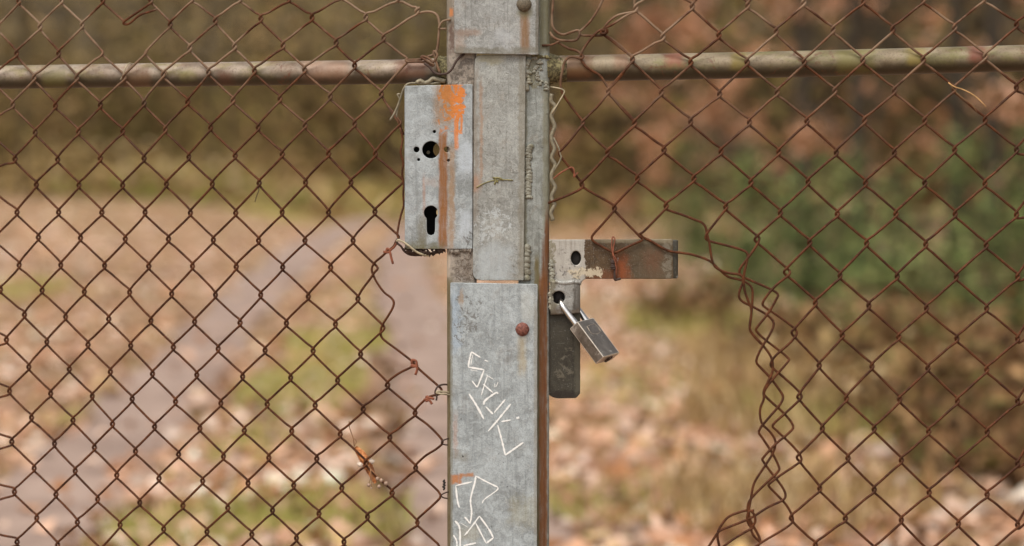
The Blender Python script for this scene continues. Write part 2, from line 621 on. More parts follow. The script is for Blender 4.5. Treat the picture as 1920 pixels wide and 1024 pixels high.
def m_rusty_wire():
    t = T('rusty_wire')
    p = t.pos()
    n1 = t.noise(70, 5, 0.65)
    n2 = t.noise(900, 3, 0.6)
    c = t.mix(t.ramp(n1, 0.35, 0.65), lin(62, 33, 16), lin(98, 55, 28))
    c = t.mix(t.mul(t.ramp(n2, 0.45, 0.65), 0.6), c, lin(42, 24, 14))
    # old zinc patches and painted sky highlight, mostly high on the fence
    s = t.t.nodes.new('ShaderNodeSeparateXYZ')
    t.put(s.inputs[0], p)
    zup = t.ramp(s.outputs[2], 1.15, 1.36)
    c = t.mix(t.mul(t.mul(t.ramp(t.noise(16, 4, 0.6), 0.40, 0.60), zup), 0.8), c, lin(142, 120, 98))
    c = t.mix(t.mul(t.ramp(t.noise(420, 3, 0.6), 0.60, 0.68), 0.4), c, lin(146, 84, 54))
    t.bump(n2, 0.5, 0.0004)
    return t.done(c, t.ramp(n2, .3, .7, .5, .8), 0.0, 0.22)


def m_simple(name, col, rough=0.6, metal=0.0, var=0.3, scale=200, bump=0.3):
    t = T(name)
    n = t.noise(scale, 5, 0.65)
    c = t.mix(t.ramp(n, 0.3, 0.7), tuple(x * (1 - var) for x in col), tuple(min(1, x * (1 + var)) for x in col))
    if bump:
        t.bump(n, bump, 0.0006)
    return t.done(c, rough, metal)


M_WIRE = m_rusty_wire()
M_GREYWIRE = m_simple('weathered_zinc_wire', lin(128, 120, 100), 0.55, 0.2)
M_PALEWIRE = m_simple('pale_tie_wire', lin(168, 156, 130), 0.5, 0.2)
M_RUSTTIE = m_simple('rusted_tie_wire', lin(126, 70, 46), 0.7, 0.0)
M_DARKRUST = m_simple('dark_rust', lin(62, 44, 36), 0.75, 0.0, scale=400)
M_BLACK = m_simple('black_inside', lin(26, 23, 20), 0.9, 0.0, 0.2)  # near-black even colour for the lock back and keyway
M_PAINT = m_simple('white_paint_marker', (0.80, 0.80, 0.78), 0.5, 0.0, 0.06, 400, 0.1)
M_SPECK_HOLE = m_simple('black_speck_hole_shade', lin(36, 32, 30), 0.8)
M_COCOON = m_simple('white_cocoon', lin(212, 196, 178), 0.9)


def m_rail(name, light, brown, green, under, stains=()):
    t = T(name)
    p = t.pos()
    n1 = t.noise(1.0, 6, 0.65, 0.6, vec=t.scale(p, (22, 22, 22)))
    n2 = t.noise(70, 8, 0.75, 0.5)
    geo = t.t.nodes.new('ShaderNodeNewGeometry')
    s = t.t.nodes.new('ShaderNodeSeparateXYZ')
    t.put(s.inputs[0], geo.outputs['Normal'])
    c = t.mix(t.ramp(n1, 0.28, 0.62, 0.0, 0.95), brown, light)
    c = t.mix(t.mul(t.ramp(t.noise(1.0, 5, 0.7, vec=t.scale(p, (14, 40, 40))), 0.48, 0.66), 0.75), c, green)
    # shade under the tube, painted as a darker lower half
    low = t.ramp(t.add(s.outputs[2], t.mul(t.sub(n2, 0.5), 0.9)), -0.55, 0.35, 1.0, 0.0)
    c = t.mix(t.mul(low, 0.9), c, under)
    c = t.mix(t.mul(t.ramp(t.noise(45, 8, 0.78, 0.8), 0.56, 0.64), 0.8), c, lin(104, 64, 44))
    c = t.mix(t.mul(t.ramp(t.noise(420, 4, 0.7), 0.52, 0.66), 0.5), c, lin(84, 70, 50))
    for (x0, x1, y0, y1), colr, amt in stains:
        c = t.mix(t.mul(t.box(x0, x1, y0, y1, 9, 10, 7), amt), c, colr)
    t.bump(t.add(n2, t.mul(t.noise(500, 3), 0.4)), 0.4, 0.0006)
    return t.done(c, 0.5, 0.05)


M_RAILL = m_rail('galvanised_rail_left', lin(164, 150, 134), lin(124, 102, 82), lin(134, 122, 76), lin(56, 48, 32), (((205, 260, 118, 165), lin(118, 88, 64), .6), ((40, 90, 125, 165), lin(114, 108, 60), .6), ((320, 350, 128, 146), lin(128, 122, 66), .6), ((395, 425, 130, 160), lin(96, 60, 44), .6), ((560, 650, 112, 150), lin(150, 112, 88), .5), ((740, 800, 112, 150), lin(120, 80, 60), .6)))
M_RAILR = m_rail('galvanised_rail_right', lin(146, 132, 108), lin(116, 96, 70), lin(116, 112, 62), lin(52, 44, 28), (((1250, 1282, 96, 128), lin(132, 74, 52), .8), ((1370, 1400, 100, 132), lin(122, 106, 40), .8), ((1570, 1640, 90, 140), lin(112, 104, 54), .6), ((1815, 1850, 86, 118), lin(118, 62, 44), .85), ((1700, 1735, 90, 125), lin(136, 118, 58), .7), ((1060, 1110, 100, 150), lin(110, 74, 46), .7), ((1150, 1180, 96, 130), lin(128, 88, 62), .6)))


def m_mossy():
    t = T('mossy_weld')
    n = t.noise(240, 7, 0.75)
    c = t.mix(t.ramp(n, 0.42, 0.60), lin(70, 62, 40), lin(138, 130, 92))
    t.bump(n, 0.9, 0.002)
    return t.done(c, 0.85)


M_MOSSY = m_mossy()


def m_rivet():
    t = T('rusty_rivet')
    n = t.noise(420, 6, 0.7)
    c = t.mix(t.ramp(n, 0.4, 0.62), lin(92, 50, 42), lin(140, 88, 74))
    t.bump(n, 0.8, 0.001)
    return t.done(c, 0.6, 0.15)


M_RIVET = m_rivet()
M_RIVETD = m_simple('grey_brown_rivet', lin(96, 86, 70), 0.65, 0.1, 0.35, 500, 0.7)


def m_padlock():
    t = T('worn_padlock_brass')
    o = t.obj()
    n = t.noise(45, 6, 0.7, 0.8, vec=o)
    f = t.noise(500, 4, 0.7, vec=o)
    geo = t.t.nodes.new('ShaderNodeNewGeometry')
    pt = t.ramp(geo.outputs['Pointiness'], 0.52, 0.60)
    c = t.mix(t.ramp(n, 0.38, 0.64), lin(98, 90, 82), lin(132, 124, 116))
    c = t.mix(t.mul(t.ramp(t.noise(90, 6, 0.75, 1.0, vec=o), 0.55, 0.63), 0.8), c, lin(176, 170, 162))
    c = t.mix(t.mul(t.ramp(f, 0.5, 0.7), 0.35), c, lin(66, 54, 44))
    c = t.mix(t.mul(pt, 0.75), c, lin(214, 204, 190))  # edge highlight painted into the colour by pointiness
    t.bump(f, 0.25, 0.0003)
    return t.done(c, t.ramp(n, 0.3, 0.7, 0.32, 0.5), 0.75)


M_PADLOCK = m_padlock()
M_EDGE = m_simple('padlock_edge_highlight', lin(206, 196, 182), 0.35, 0.6, 0.2, 300, .1)  # pale colour paints the highlight on the padlock's polished edges
M_SHACKLE = m_simple('steel_shackle', (0.62, 0.60, 0.58), 0.22, 1.0, 0.12, 120, 0.05)

# ------------------------------------------------------------------ GROUND AND TRACK
RUT = [(-9, -1.35), (2.0, -1.40), (5.81, -1.63), (8.4, -1.75), (13.3, -2.08), (21.2, -2.54), (32.7, -3.13), (51, -3.7), (64, -3.8), (75, -3.0), (84, -0.5), (88, 4), (90, 12)]


def rut_x(y):
    ys = [a for a, b in RUT]
    xs = [b for a, b in RUT]
    return np.interp(y, ys, xs)


def ground_z(x, y):
    x = np.asarray(x, float)
    y = np.asarray(y, float)
    c = rut_x(y) + 0.75
    dl = np.clip(c - 1.6 - x, 0, None)
    dr = np.clip(x - c - 1.7, 0, None)
    z = 0.02 * np.sin(x * 1.7 + 1.1) * np.cos(y * 0.9) * np.minimum(1, (dl + dr))
    z = z + 0.05 * np.minimum(dl, 6) * np.clip((y - 5) / 20, 0, 1)
    z = z + 0.04 * np.minimum(dr, 8) * np.clip((y - 8) / 18, 0, 1)
    z = z + np.clip(dl / 4, 0, 1) * np.clip(y - 32, 0, 50) * 0.013
    z = z + np.clip(y - 92, 0, 80) * 0.16
    # low crown between the ruts
    z = z + 0.035 * np.exp(-((x - c) / 0.42) ** 2) * (y < 90)
    return z


def build_ground():
    ys = np.concatenate([np.linspace(-25, -2, 12), np.linspace(-1, 40, 165), np.geomspace(41, 400, 50)])
    xs = np.concatenate([-np.geomspace(250, 13, 16), np.linspace(-12, 12, 121), np.geomspace(13, 250, 16)])
    X, Y = np.meshgrid(xs, ys)
    Z = ground_z(X, Y)
    V = np.stack([X, Y, Z], -1).reshape(-1, 3)
    nx, ny = len(xs), len(ys)
    F = [(j * nx + i, j * nx + i + 1, (j + 1) * nx + i + 1, (j + 1) * nx + i) for j in range(ny - 1) for i in range(nx - 1)]
    t = T('leaf_covered_forest_floor')
    a = t.noise(0.8, 5, 0.6)
    b = t.noise(9, 6, 0.7)
    c = t.noise(42, 5, 0.7)
    col = t.mix(t.ramp(b, 0.38, 0.62), lin(122, 96, 66), lin(186, 152, 116))
    col = t.mix(t.mul(t.ramp(a, 0.50, 0.66), 0.6), col, lin(142, 128, 78))
    col = t.mix(t.mul(t.ramp(c, 0.52, 0.66), 0.55), col, lin(96, 68, 50))
    t.bump(t.add(b, c), 0.8, 0.02)
    m = t.done(col, 0.9, 0, 0.2)
    tag(link('ground', mesh_np('ground', V, F), m), kind='structure')


def build_ruts():
    t = T('packed_gravel_track')
    a = t.noise(2.2, 5, 0.6)
    b = t.noise(30, 6, 0.75)
    c = t.mix(t.ramp(a, 0.36, 0.64), lin(140, 119, 108), lin(168, 145, 132))
    c = t.mix(t.mul(t.ramp(b, 0.48, 0.66), 0.5), c, lin(118, 98, 86))
    t.bump(b, 0.6, 0.008)
    m = t.done(c, 0.85, 0, 0.25)
    rg = np.random.default_rng(3)
    for off in (0.0, 1.5):
        ys = np.concatenate([np.linspace(-8, 40, 240), np.linspace(41, 90, 80)])
        V, F = [], []
        ew = rg.normal(size=(2, len(ys))) * 0.05
        ew = np.array([np.convolve(e, np.ones(5) / 5, 'same') * 2 for e in ew])
        for i, y in enumerate(ys):
            cx = float(rut_x(y)) + off
            hw = 0.265 + (0.13 if off == 0 else 0.07) * min(1, max(0, (y - 12) / 20))
            x0, x1 = cx - hw + ew[0][i], cx + hw + ew[1][i]
            for k in range(5):
                x = x0 + (x1 - x0) * k / 4
                V.append((x, y, float(ground_z(x, y)) + 0.008))
        for i in range(len(ys) - 1):
            for k in range(4):
                F.append((i * 5 + k, i * 5 + k + 1, (i + 1) * 5 + k + 1, (i + 1) * 5 + k))
        tag(link('track', mesh_np('track', V, F), m), kind='structure')


build_ground()
build_ruts()


def m_tinted(name, rough=0.8, trans=0.25, boost=1.0):
    t = T(name)
    n = t.t.nodes.new('ShaderNodeAttribute')
    n.attribute_name = 'tint'
    t.done(n.outputs['Color'], rough, 0, 0.2)
    tr = t.t.nodes.new('ShaderNodeBsdfTranslucent')
    t.put(tr.inputs['Color'], n.outputs['Color'])
    mx = t.t.nodes.new('ShaderNodeMixShader')
    mx.inputs[0].default_value = trans
    t.t.links.new(t.b.outputs[0], mx.inputs[1])
    t.t.links.new(tr.outputs[0], mx.inputs[2])
    t.t.links.new(mx.outputs[0], t.out.inputs[0])
    return t.m


M_LEAF = m_tinted('dry_leaf')
M_GRASS = m_tinted('grass_blade', 0.7, 0.3)

PAL_LITTER = np.array([lin(220, 180, 154), lin(202, 158, 128), lin(168, 120, 84), lin(232, 200, 178), lin(112, 80, 54), lin(204, 174, 122), lin(242, 220, 204)])
PAL_BEECH = np.array([lin(224, 172, 140), lin(206, 152, 116), lin(162, 120, 80), lin(238, 194, 166), lin(124, 94, 58)])
PAL_FIR = np.array([lin(100, 120, 68), lin(132, 148, 88), lin(64, 80, 48), lin(166, 172, 112), lin(124, 124, 76)])
PAL_GRASS = np.array([lin(164, 164, 84), lin(188, 182, 104), lin(138, 142, 66), lin(202, 186, 124)])
PAL_VERGE = np.array([lin(204, 196, 120), lin(188, 184, 104), lin(216, 200, 138)])
PAL_STRAW = np.array([lin(190, 162, 112), lin(158, 128, 84), lin(206, 182, 138), lin(122, 96, 60)])
PAL_WOOD = np.array([lin(126, 106, 66), lin(154, 130, 86), lin(98, 82, 48), lin(172, 142, 98), lin(132, 118, 66), lin(70, 57, 35)])


def leaf_quads(C, size, flat=0.0, rg=RNG, aspect=0.6, flatv=None):
    """C (n,3) centres -> (n*4,3) folded-ish leaf quads with random orientation"""
    n = len(C)
    u = rg.normal(size=(n, 3))
    w = rg.normal(size=(n, 3))
    if flat:
        u[:, 2] *= (1 - flat)
        w[:, 2] *= (1 - flat)
    if flatv is not None:
        u[:, 2] *= 1 - 0.8 * flatv
        w[:, 2] *= 1 - 0.8 * flatv
    u /= np.linalg.norm(u, axis=1)[:, None]
    w -= u * (u * w).sum(1)[:, None]
    w /= np.linalg.norm(w, axis=1)[:, None]
    s = (size * rg.uniform(0.6, 1.35, n))[:, None] * 0.5
    k = np.cross(u, w) * s * 0.25
    return np.stack([C - u * s - k, C + w * s * aspect + k, C + u * s - k, C - w * s * aspect + k], 1).reshape(-1, 3)


def pick(pal, n, rg=RNG, jit=0.12, p=None):
    c = pal[rg.choice(len(pal), n, p=p)]
    return np.clip(c * rg.uniform(1 - jit, 1 + jit, (n, 1)), 0, 1)


def build_litter():
    rg = np.random.default_rng(11)
    n = 74000
    y = -1.0 + 52 * rg.random(n) ** 1.5
    hw = (y + D) * 0.26 + 0.9
    x = rg.uniform(-1, 1, n) * hw
    c = rut_x(y)
    d0 = np.minimum(np.abs(x - c), np.abs(x - c - 1.5))
    wid = np.clip((y - 12) / 20, 0, 1)
    edge = np.clip((d0 - 0.12 - 0.22 * wid) / 0.22, 0, 1)
    clump = np.sin(x * 2.1 + 3 * np.sin(y * 0.7)) * np.cos(y * 1.3 + x) + 0.7 * np.sin(x * 5.3 + y * 2.2) * np.sin(y * 3.1 - x * 4)
    keep = rg.random(n) < (0.035 + (0.55 + 0.28 * clump) * edge ** 1.3)
    x, y = x[keep], y[keep]
    clump = clump[keep]
    n = len(x)
    far = np.clip((y - 9) / 12, 0, 1)
    z = ground_z(x, y) + 0.010 + rg.random(n) * (0.04 - 0.034 * far)
    tint = pick(PAL_LITTER, n, rg, 0.25, [.22, .20, .16, .15, .09, .08, .10])
    tint = tint * np.clip(1.0 + 0.18 * clump, .6, 1.3)[:, None]
    # leaves tinted darker along the inner edges of both wheel tracks
    cx2 = rut_x(y) + 1.5
    rut_dark = np.clip(1 - np.abs(x - (cx2 - 0.30)) / 0.13, 0, 1) + np.clip(1 - np.abs(x - (rut_x(y) + 0.30)) / 0.10, 0, 1) * .5
    tint = tint * (1 - 0.6 * np.clip(rut_dark, 0, 1))[:, None]
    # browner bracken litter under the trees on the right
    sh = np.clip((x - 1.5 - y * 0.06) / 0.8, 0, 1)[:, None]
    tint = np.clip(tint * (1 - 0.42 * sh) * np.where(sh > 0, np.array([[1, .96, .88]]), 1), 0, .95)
    size = np.where(y > 20, 0.12, 0.088) * rg.uniform(.7, 1.3, n)
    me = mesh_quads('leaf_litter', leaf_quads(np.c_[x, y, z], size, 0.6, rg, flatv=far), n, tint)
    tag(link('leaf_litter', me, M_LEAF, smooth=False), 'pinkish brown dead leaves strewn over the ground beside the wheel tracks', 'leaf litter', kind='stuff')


def build_grass():
    rg = np.random.default_rng(12)
    pts, tints, hs = [], [], []

    def patch(px, py, rx, ry, n, pal, h, dens=1.0):
        c = G(px, py)
        for _ in range(n):
            a, r = rg.uniform(0, 2 * math.pi), math.sqrt(rg.random())
            x, y = c[0] + math.cos(a) * r * rx, c[1] + math.sin(a) * r * ry
            gap = 0.28 + 0.35 * min(1, max(0, (y - 14) / 16))
            if abs(x - rut_x(y)) < gap or abs(x - rut_x(y) - 1.5) < gap - .05:
                continue
            near_rut = min(1, max(.25, (abs(x - rut_x(y)) - gap) / 1.5)) if y > 14 else 1
            pts.append((x, y, float(ground_z(x, y))))
            tints.append(pick(pal, 1, rg)[0])
            hs.append(h * rg.uniform(0.5, 1.3) * near_rut)
    patch(330, 1030, .36, .6, 800, PAL_GRASS, .08)
    patch(600, 990, .34, .7, 600, PAL_GRASS, .07)
    patch(470, 860, .16, .6, 260, PAL_GRASS, .07)
    patch(570, 740, .32, 1.5, 2400, PAL_GRASS, .07)
    patch(650, 640, .36, 2.6, 2600, PAL_GRASS, .08)
    patch(690, 560, .5, 4, 2200, PAL_GRASS, .09)
    patch(250, 780, .3, 1.2, 350, PAL_GRASS, .08)
    patch(30, 560, .4, 2.0, 500, PAL_GRASS, .12)
    patch(700, 450, .9, 10, 2200, PAL_GRASS, .12)
    patch(620, 400, 3.0, 16, 20000, PAL_VERGE, .24)
    patch(300, 395, 4.0, 14, 7000, PAL_STRAW, .18)
    patch(1060, 400, 2.2, 14, 5000, PAL_GRASS, .20)
    patch(1080, 440, 2.0, 8, 2200, PAL_STRAW, .16)
    patch(1200, 740, .35, 1.5, 260, PAL_GRASS, .10)
    patch(1300, 620, .5, 2, 700, PAL_GRASS, .16)
    patch(1390, 700, .45, 2, 700, PAL_STRAW, .20)
    patch(1180, 960, .3, .6, 200, PAL_GRASS, .08)
    patch(1480, 960, .5, .8, 700, PAL_STRAW, .16)
    patch(1450, 800, .4, 1.0, 600, PAL_STRAW, .18)
    patch(1550, 800, .4, 1.0, 500, PAL_GRASS, .16)
    P = np.array(pts)
    Tn = np.array(tints)
    h = np.array(hs)
    n = len(P)
    a = rg.uniform(0, 2 * math.pi, n)
    lean = rg.normal(size=(n, 2)) * 0.35
    w = np.c_[np.cos(a), np.sin(a), np.zeros(n)] * (0.004 + 0.02 * h)[:, None]
    tip = np.c_[lean * h[:, None], h]
    V = np.stack([P - w, P + w, P + tip + w * 0.15, P + tip - w * 0.15], 1).reshape(-1, 3)
    tag(link('grass', mesh_quads('grass', V, n, Tn), M_GRASS, smooth=False), 'short green and straw coloured grass in tufts between the wheel tracks', 'grass', kind='stuff')


build_litter()
build_grass()


# ------------------------------------------------------------------ TREES AND SHRUBS
def m_bark():
    t = T('dark_bark')
    p = t.obj()
    n = t.noise(1, 6, 0.7, 0.4, vec=t.scale(p, (22, 22, 5)))
    c = t.mix(t.ramp(n, 0.38, 0.64), lin(40, 32, 24), lin(72, 62, 46))
    t.bump(n, 0.9, 0.02)
    return t.done(c, 0.9)


M_BARK = m_bark()


def limb(p0, d, L, r, rg, out, depth, bend=0.25):
    n = 5
    P = [np.array(p0, float)]
    d = np.array(d, float)
    for i in range(n):
        d = d + rg.normal(size=3) * bend * 0.3
        d[2] += 0.02
        d /= np.linalg.norm(d)
        P.append(P[-1] + d * L / n)
    out.append((P, r))
    tips = [P[-1]]
    if depth > 0:
        for i in range(2, n + 1):
            for _ in range(2 if depth > 1 else 1):
                nd = d + rg.normal(size=3) * 0.9
                nd /= np.linalg.norm(nd)
                tips += limb(P[i], nd, L * rg.uniform(.4, .65), r * 0.5 * (1 - i / (n + 3)) + 0.002, rg, out, depth - 1, bend)
    tips += P[3:]
    return tips


def limbs_mesh(limbs, seg=6):
    parts = []
    for P, r in limbs:
        rr = np.linspace(r, r * 0.45, len(P))
        parts.append(tube(P, rr, seg if r > 0.02 else 4, False))
    return join_vf(parts)


def tree(px, base_py, d_extra, hgt, r, label, pal, leaves, leaf_size, name='beech_tree', spread=0.5, lean=0.0, seed=0, group=None, clump=0.11, low=0.12, cat='tree'):
    rg = np.random.default_rng(seed)
    g = G(px, base_py)
    x, y = float(g[0]), float(g[1]) + d_extra
    z = float(ground_z(x, y))
    root = thing(name, (x, y, z), label, cat, group)
    # trunk
    n = 12
    P = []
    for i in range(n + 1):
        s = i / n
        P.append((x + lean * hgt * s + 0.03 * hgt * math.sin(s * 5 + seed) * s, y + 0.02 * hgt * math.sin(s * 4 + seed * 2) * s, z - 0.15 + (hgt + 0.15) * s))
    rr = [r * (1.25 if i == 0 else 1) * (1 - 0.75 * i / n) for i in range(n + 1)]
    v, f = tube(P, rr, 10)
    link('trunk', mesh_np('trunk', v, f), M_BARK, root)
    limbs = []
    tips = []
    nb = 16
    for b in range(nb):
        s = low + (1 - low) * b / nb
        i = min(n - 1, int(s * n))
        p = np.array(P[i]) + (np.array(P[i + 1]) - np.array(P[i])) * (s * n - i)
        a = rg.uniform(0, 2 * math.pi)
        dd = np.array([math.cos(a), math.sin(a), rg.uniform(0.1, 0.6)])
        tips += limb(p, dd / np.linalg.norm(dd), hgt * spread * rg.uniform(.35, .6) * (1.05 - 0.6 * s), max(0.004, rr[i] * 0.4), rg, limbs, 1)
    v, f = limbs_mesh(limbs)
    link('branches', mesh_np('branches', v, f), M_BARK, root)
    if leaves:
        tips = np.array(tips)
        ci = rg.choice(len(tips), leaves)
        hub = rg.choice(len(tips), max(8, leaves // 45))
        ci = hub[rg.integers(0, len(hub), leaves)]
        C = tips[ci] + rg.normal(size=(leaves, 3)) * clump * np.array([1, 1, 0.7])
        shade = rg.uniform(0.65, 1.2, len(tips))[ci][:, None]
        me = mesh_quads('crown', leaf_quads(C, leaf_size, 0.2, rg), leaves, np.clip(pick(pal, leaves, rg, 0.2) * shade, 0, 1))
        link('crown', me, M_LEAF, root, smooth=False)
    return root


def spruce(px, base_py, hgt, rad, label, seed=0, group='young green spruces behind the right mesh'):
    rg = np.random.default_rng(seed)
    g = G(px, base_py)
    x, y = float(g[0]), float(g[1])
    z = float(ground_z(x, y))
    root = thing('spruce', (x, y, z), label, 'tree', group)
    v, f = tube([(x, y, z - 0.1), (x + 0.01, y, z + hgt * 0.5), (x, y, z + hgt)], [0.035, 0.02, 0.005], 8)
    link('trunk', mesh_np('trunk', v, f), M_BARK, root)
    limbs, C, sh = [], [], []
    for k in range(int(hgt / 0.11) * 5):
        s = rg.random() ** 1.1
        zz = z + 0.03 + s * hgt * 0.95
        L = rad * (1 - s * 0.8) * rg.uniform(.6, 1.15)
        a = rg.uniform(0, 2 * math.pi)
        e = np.array([math.cos(a), math.sin(a), rg.uniform(-.25, .25)])
        p0 = np.array([x, y, zz])
        limbs.append(([p0, p0 + e * L * .5, p0 + e * L + np.array([0, 0, .05])], 0.006))
        m = int(58 * L / rad)
        u = rg.random(m)
        C.append(p0 + e * (L * u)[:, None] + rg.normal(size=(m, 3)) * 0.07)
        sh.append(np.full(m, rg.uniform(0.4, 1.45)))
    v, f = limbs_mesh(limbs, 4)
    link('branches', mesh_np('branches', v, f), M_BARK, root)
    C = np.vstack(C)
    sh = np.concatenate(sh)[:, None]
    me = mesh_quads('crown', leaf_quads(C, 0.075, 0.0, rg, 0.35), len(C), np.clip(pick(PAL_FIR, len(C), rg) * sh, 0, 1))
    link('crown', me, M_LEAF, root, smooth=False)
    return root


def bracken(px, base_py, n, hgt, label, seed, pal, rad=0.4):
    """a tangle of dead stalks with shrivelled leaves"""
    rg = np.random.default_rng(seed)
    g = G(px, base_py)
    x, y = float(g[0]), float(g[1])
    z = float(ground_z(x, y))
    root = thing('bracken', (x, y, z), label, 'plant', 'dead bracken clumps on the right bank')
    limbs, C = [], []
    for k in range(n):
        a, r = rg.uniform(0, 2 * math.pi), rad * math.sqrt(rg.random())
        p = np.array([x + r * math.cos(a), y + r * math.sin(a), z - 0.02])
        d = np.array([rg.normal() * .45, rg.normal() * .45, 1.0])
        q = p + d / np.linalg.norm(d) * hgt * rg.uniform(.6, 1.1)
        m = (p + q) / 2 + rg.normal(size=3) * .04
        limbs.append(([p, m, q], 0.006))
        for u in rg.random(14):
            C.append(p + (q - p) * u + rg.normal(size=3) * 0.09)
    v, f = limbs_mesh(limbs, 4)
    link('stalk', mesh_np('stalk', v, f), m_straw, root)
    C = np.array(C)
    me = mesh_quads('frond', leaf_quads(C, 0.085, 0.1, rg), len(C), pick(pal, len(C), rg, 0.25))
    tag(link('frond', me, M_LEAF, root, smooth=False), kind='stuff')


m_straw = m_simple('dead_stalk', lin(120, 92, 60), 0.85, 0, 0.3, 20, 0)
PAL_BRACK = np.array([lin(138, 104, 70), lin(108, 78, 50), lin(78, 58, 38), lin(170, 136, 96), lin(116, 110, 64)])

B = 'beech trees holding coppery leaves behind the right mesh'
tree(1500, 500, 0, 7.5, .12, 'dark trunk with coppery leaves behind the right mesh, leftmost of the dark trunks there', PAL_BEECH, 700, .09, seed=1, group=B)
tree(1562, 520, -2, 6.5, .09, 'slim dark trunk among pinkish leaves below the right rail, left of the widest gap', PAL_BEECH, 700, .09, seed=2, group=B, low=0.06)
tree(1790, 520, 0, 7.5, .12, 'dark beech trunk behind the right mesh, leaning slightly right', PAL_BEECH, 600, .09, seed=3, group=B, lean=0.03)
tree(1836, 530, -1, 7.0, .11, 'dark beech trunk close to the right end of the fence', PAL_BEECH, 500, .09, seed=4, group=B, lean=-0.01)
tree(1905, 545, -4, 4.2, .03, 'young beech with bright pink brown leaves at the right edge', PAL_BEECH, 1200, .09, seed=5, group=B, low=.05)
tree(1640, 455, 0, 4.8, .03, 'young beech with copper leaves between the two pairs of dark trunks', PAL_BEECH, 900, .10, seed=6, group=B, low=.04)
tree(1280, 450, -8, 4.0, .03, 'young beech with pale coppery leaves above the latch arm', PAL_BEECH, 1500, .10, seed=7, group=B, low=.04)
tree(1210, 436, -10, 5.0, .035, 'young beech with pinkish leaf clusters behind the right rail, left part', PAL_BEECH, 1500, .12, seed=12, group=B, low=.10)
tree(1130, 430, -14, 4.4, .03, 'young beech with pink leaves close to the right side of the gate post', PAL_BEECH, 1500, .11, seed=8, group=B, low=.04)
tree(1400, 450, 0, 4.8, .035, 'young beech with brown leaves behind the green spruces, left part', PAL_BEECH, 800, .10, seed=9, group=B, low=.04)
tree(2, 500, -6, 9, .15, 'thick dark trunk at the far left edge of the photo', PAL_BEECH, 500, .09, seed=10, name='oak_tree', low=0.5)
spruce(1400, 575, 1.35, .75, 'young green spruce nearest the torn edge of the right mesh', 21)
spruce(1510, 630, 1.25, .7, 'young green spruce with wide low branches left of the dark trunk pair', 22)
spruce(1680, 650, 1.15, .75, 'broad green spruce under the middle of the right mesh', 23)
spruce(1800, 590, 1.5, .8, 'taller green spruce behind the right end of the mesh', 24)
spruce(1915, 640, 1.35, .65, 'green spruce cut by the right edge of the photo', 25)
spruce(1300, 505, 1.5, .8, 'small pale green spruce just right of the latch arm', 26)
spruce(1590, 560, 1.3, .8, 'green spruce standing between the broad one and the one left of the trunks', 27)
bracken(1620, 800, 30, .45, 'brown dead bracken clump low behind the middle of the right mesh', 31, PAL_STRAW)
bracken(1780, 830, 38, .50, 'dark brown bracken clump low right of the torn mesh', 32, PAL_BRACK)
bracken(1890, 790, 42, .55, 'bracken clump at the right edge under the spruce', 33, PAL_BRACK)
bracken(1600, 700, 26, .40, 'low tangle of brown bracken in front of the middle spruces', 37, PAL_BRACK)
bracken(1860, 900, 30, .35, 'brown bracken clump near the bottom right corner', 38, PAL_BRACK)
bracken(1700, 720, 40, .45, 'bracken clump directly below the broad green spruce', 34, PAL_BRACK)
bracken(1480, 690, 35, .35, 'thin straw coloured bracken below the leftmost spruces', 35, PAL_BRACK)
bracken(1300, 620, 35, .40, 'pale bracken clump right of the padlock', 36, PAL_BRACK)


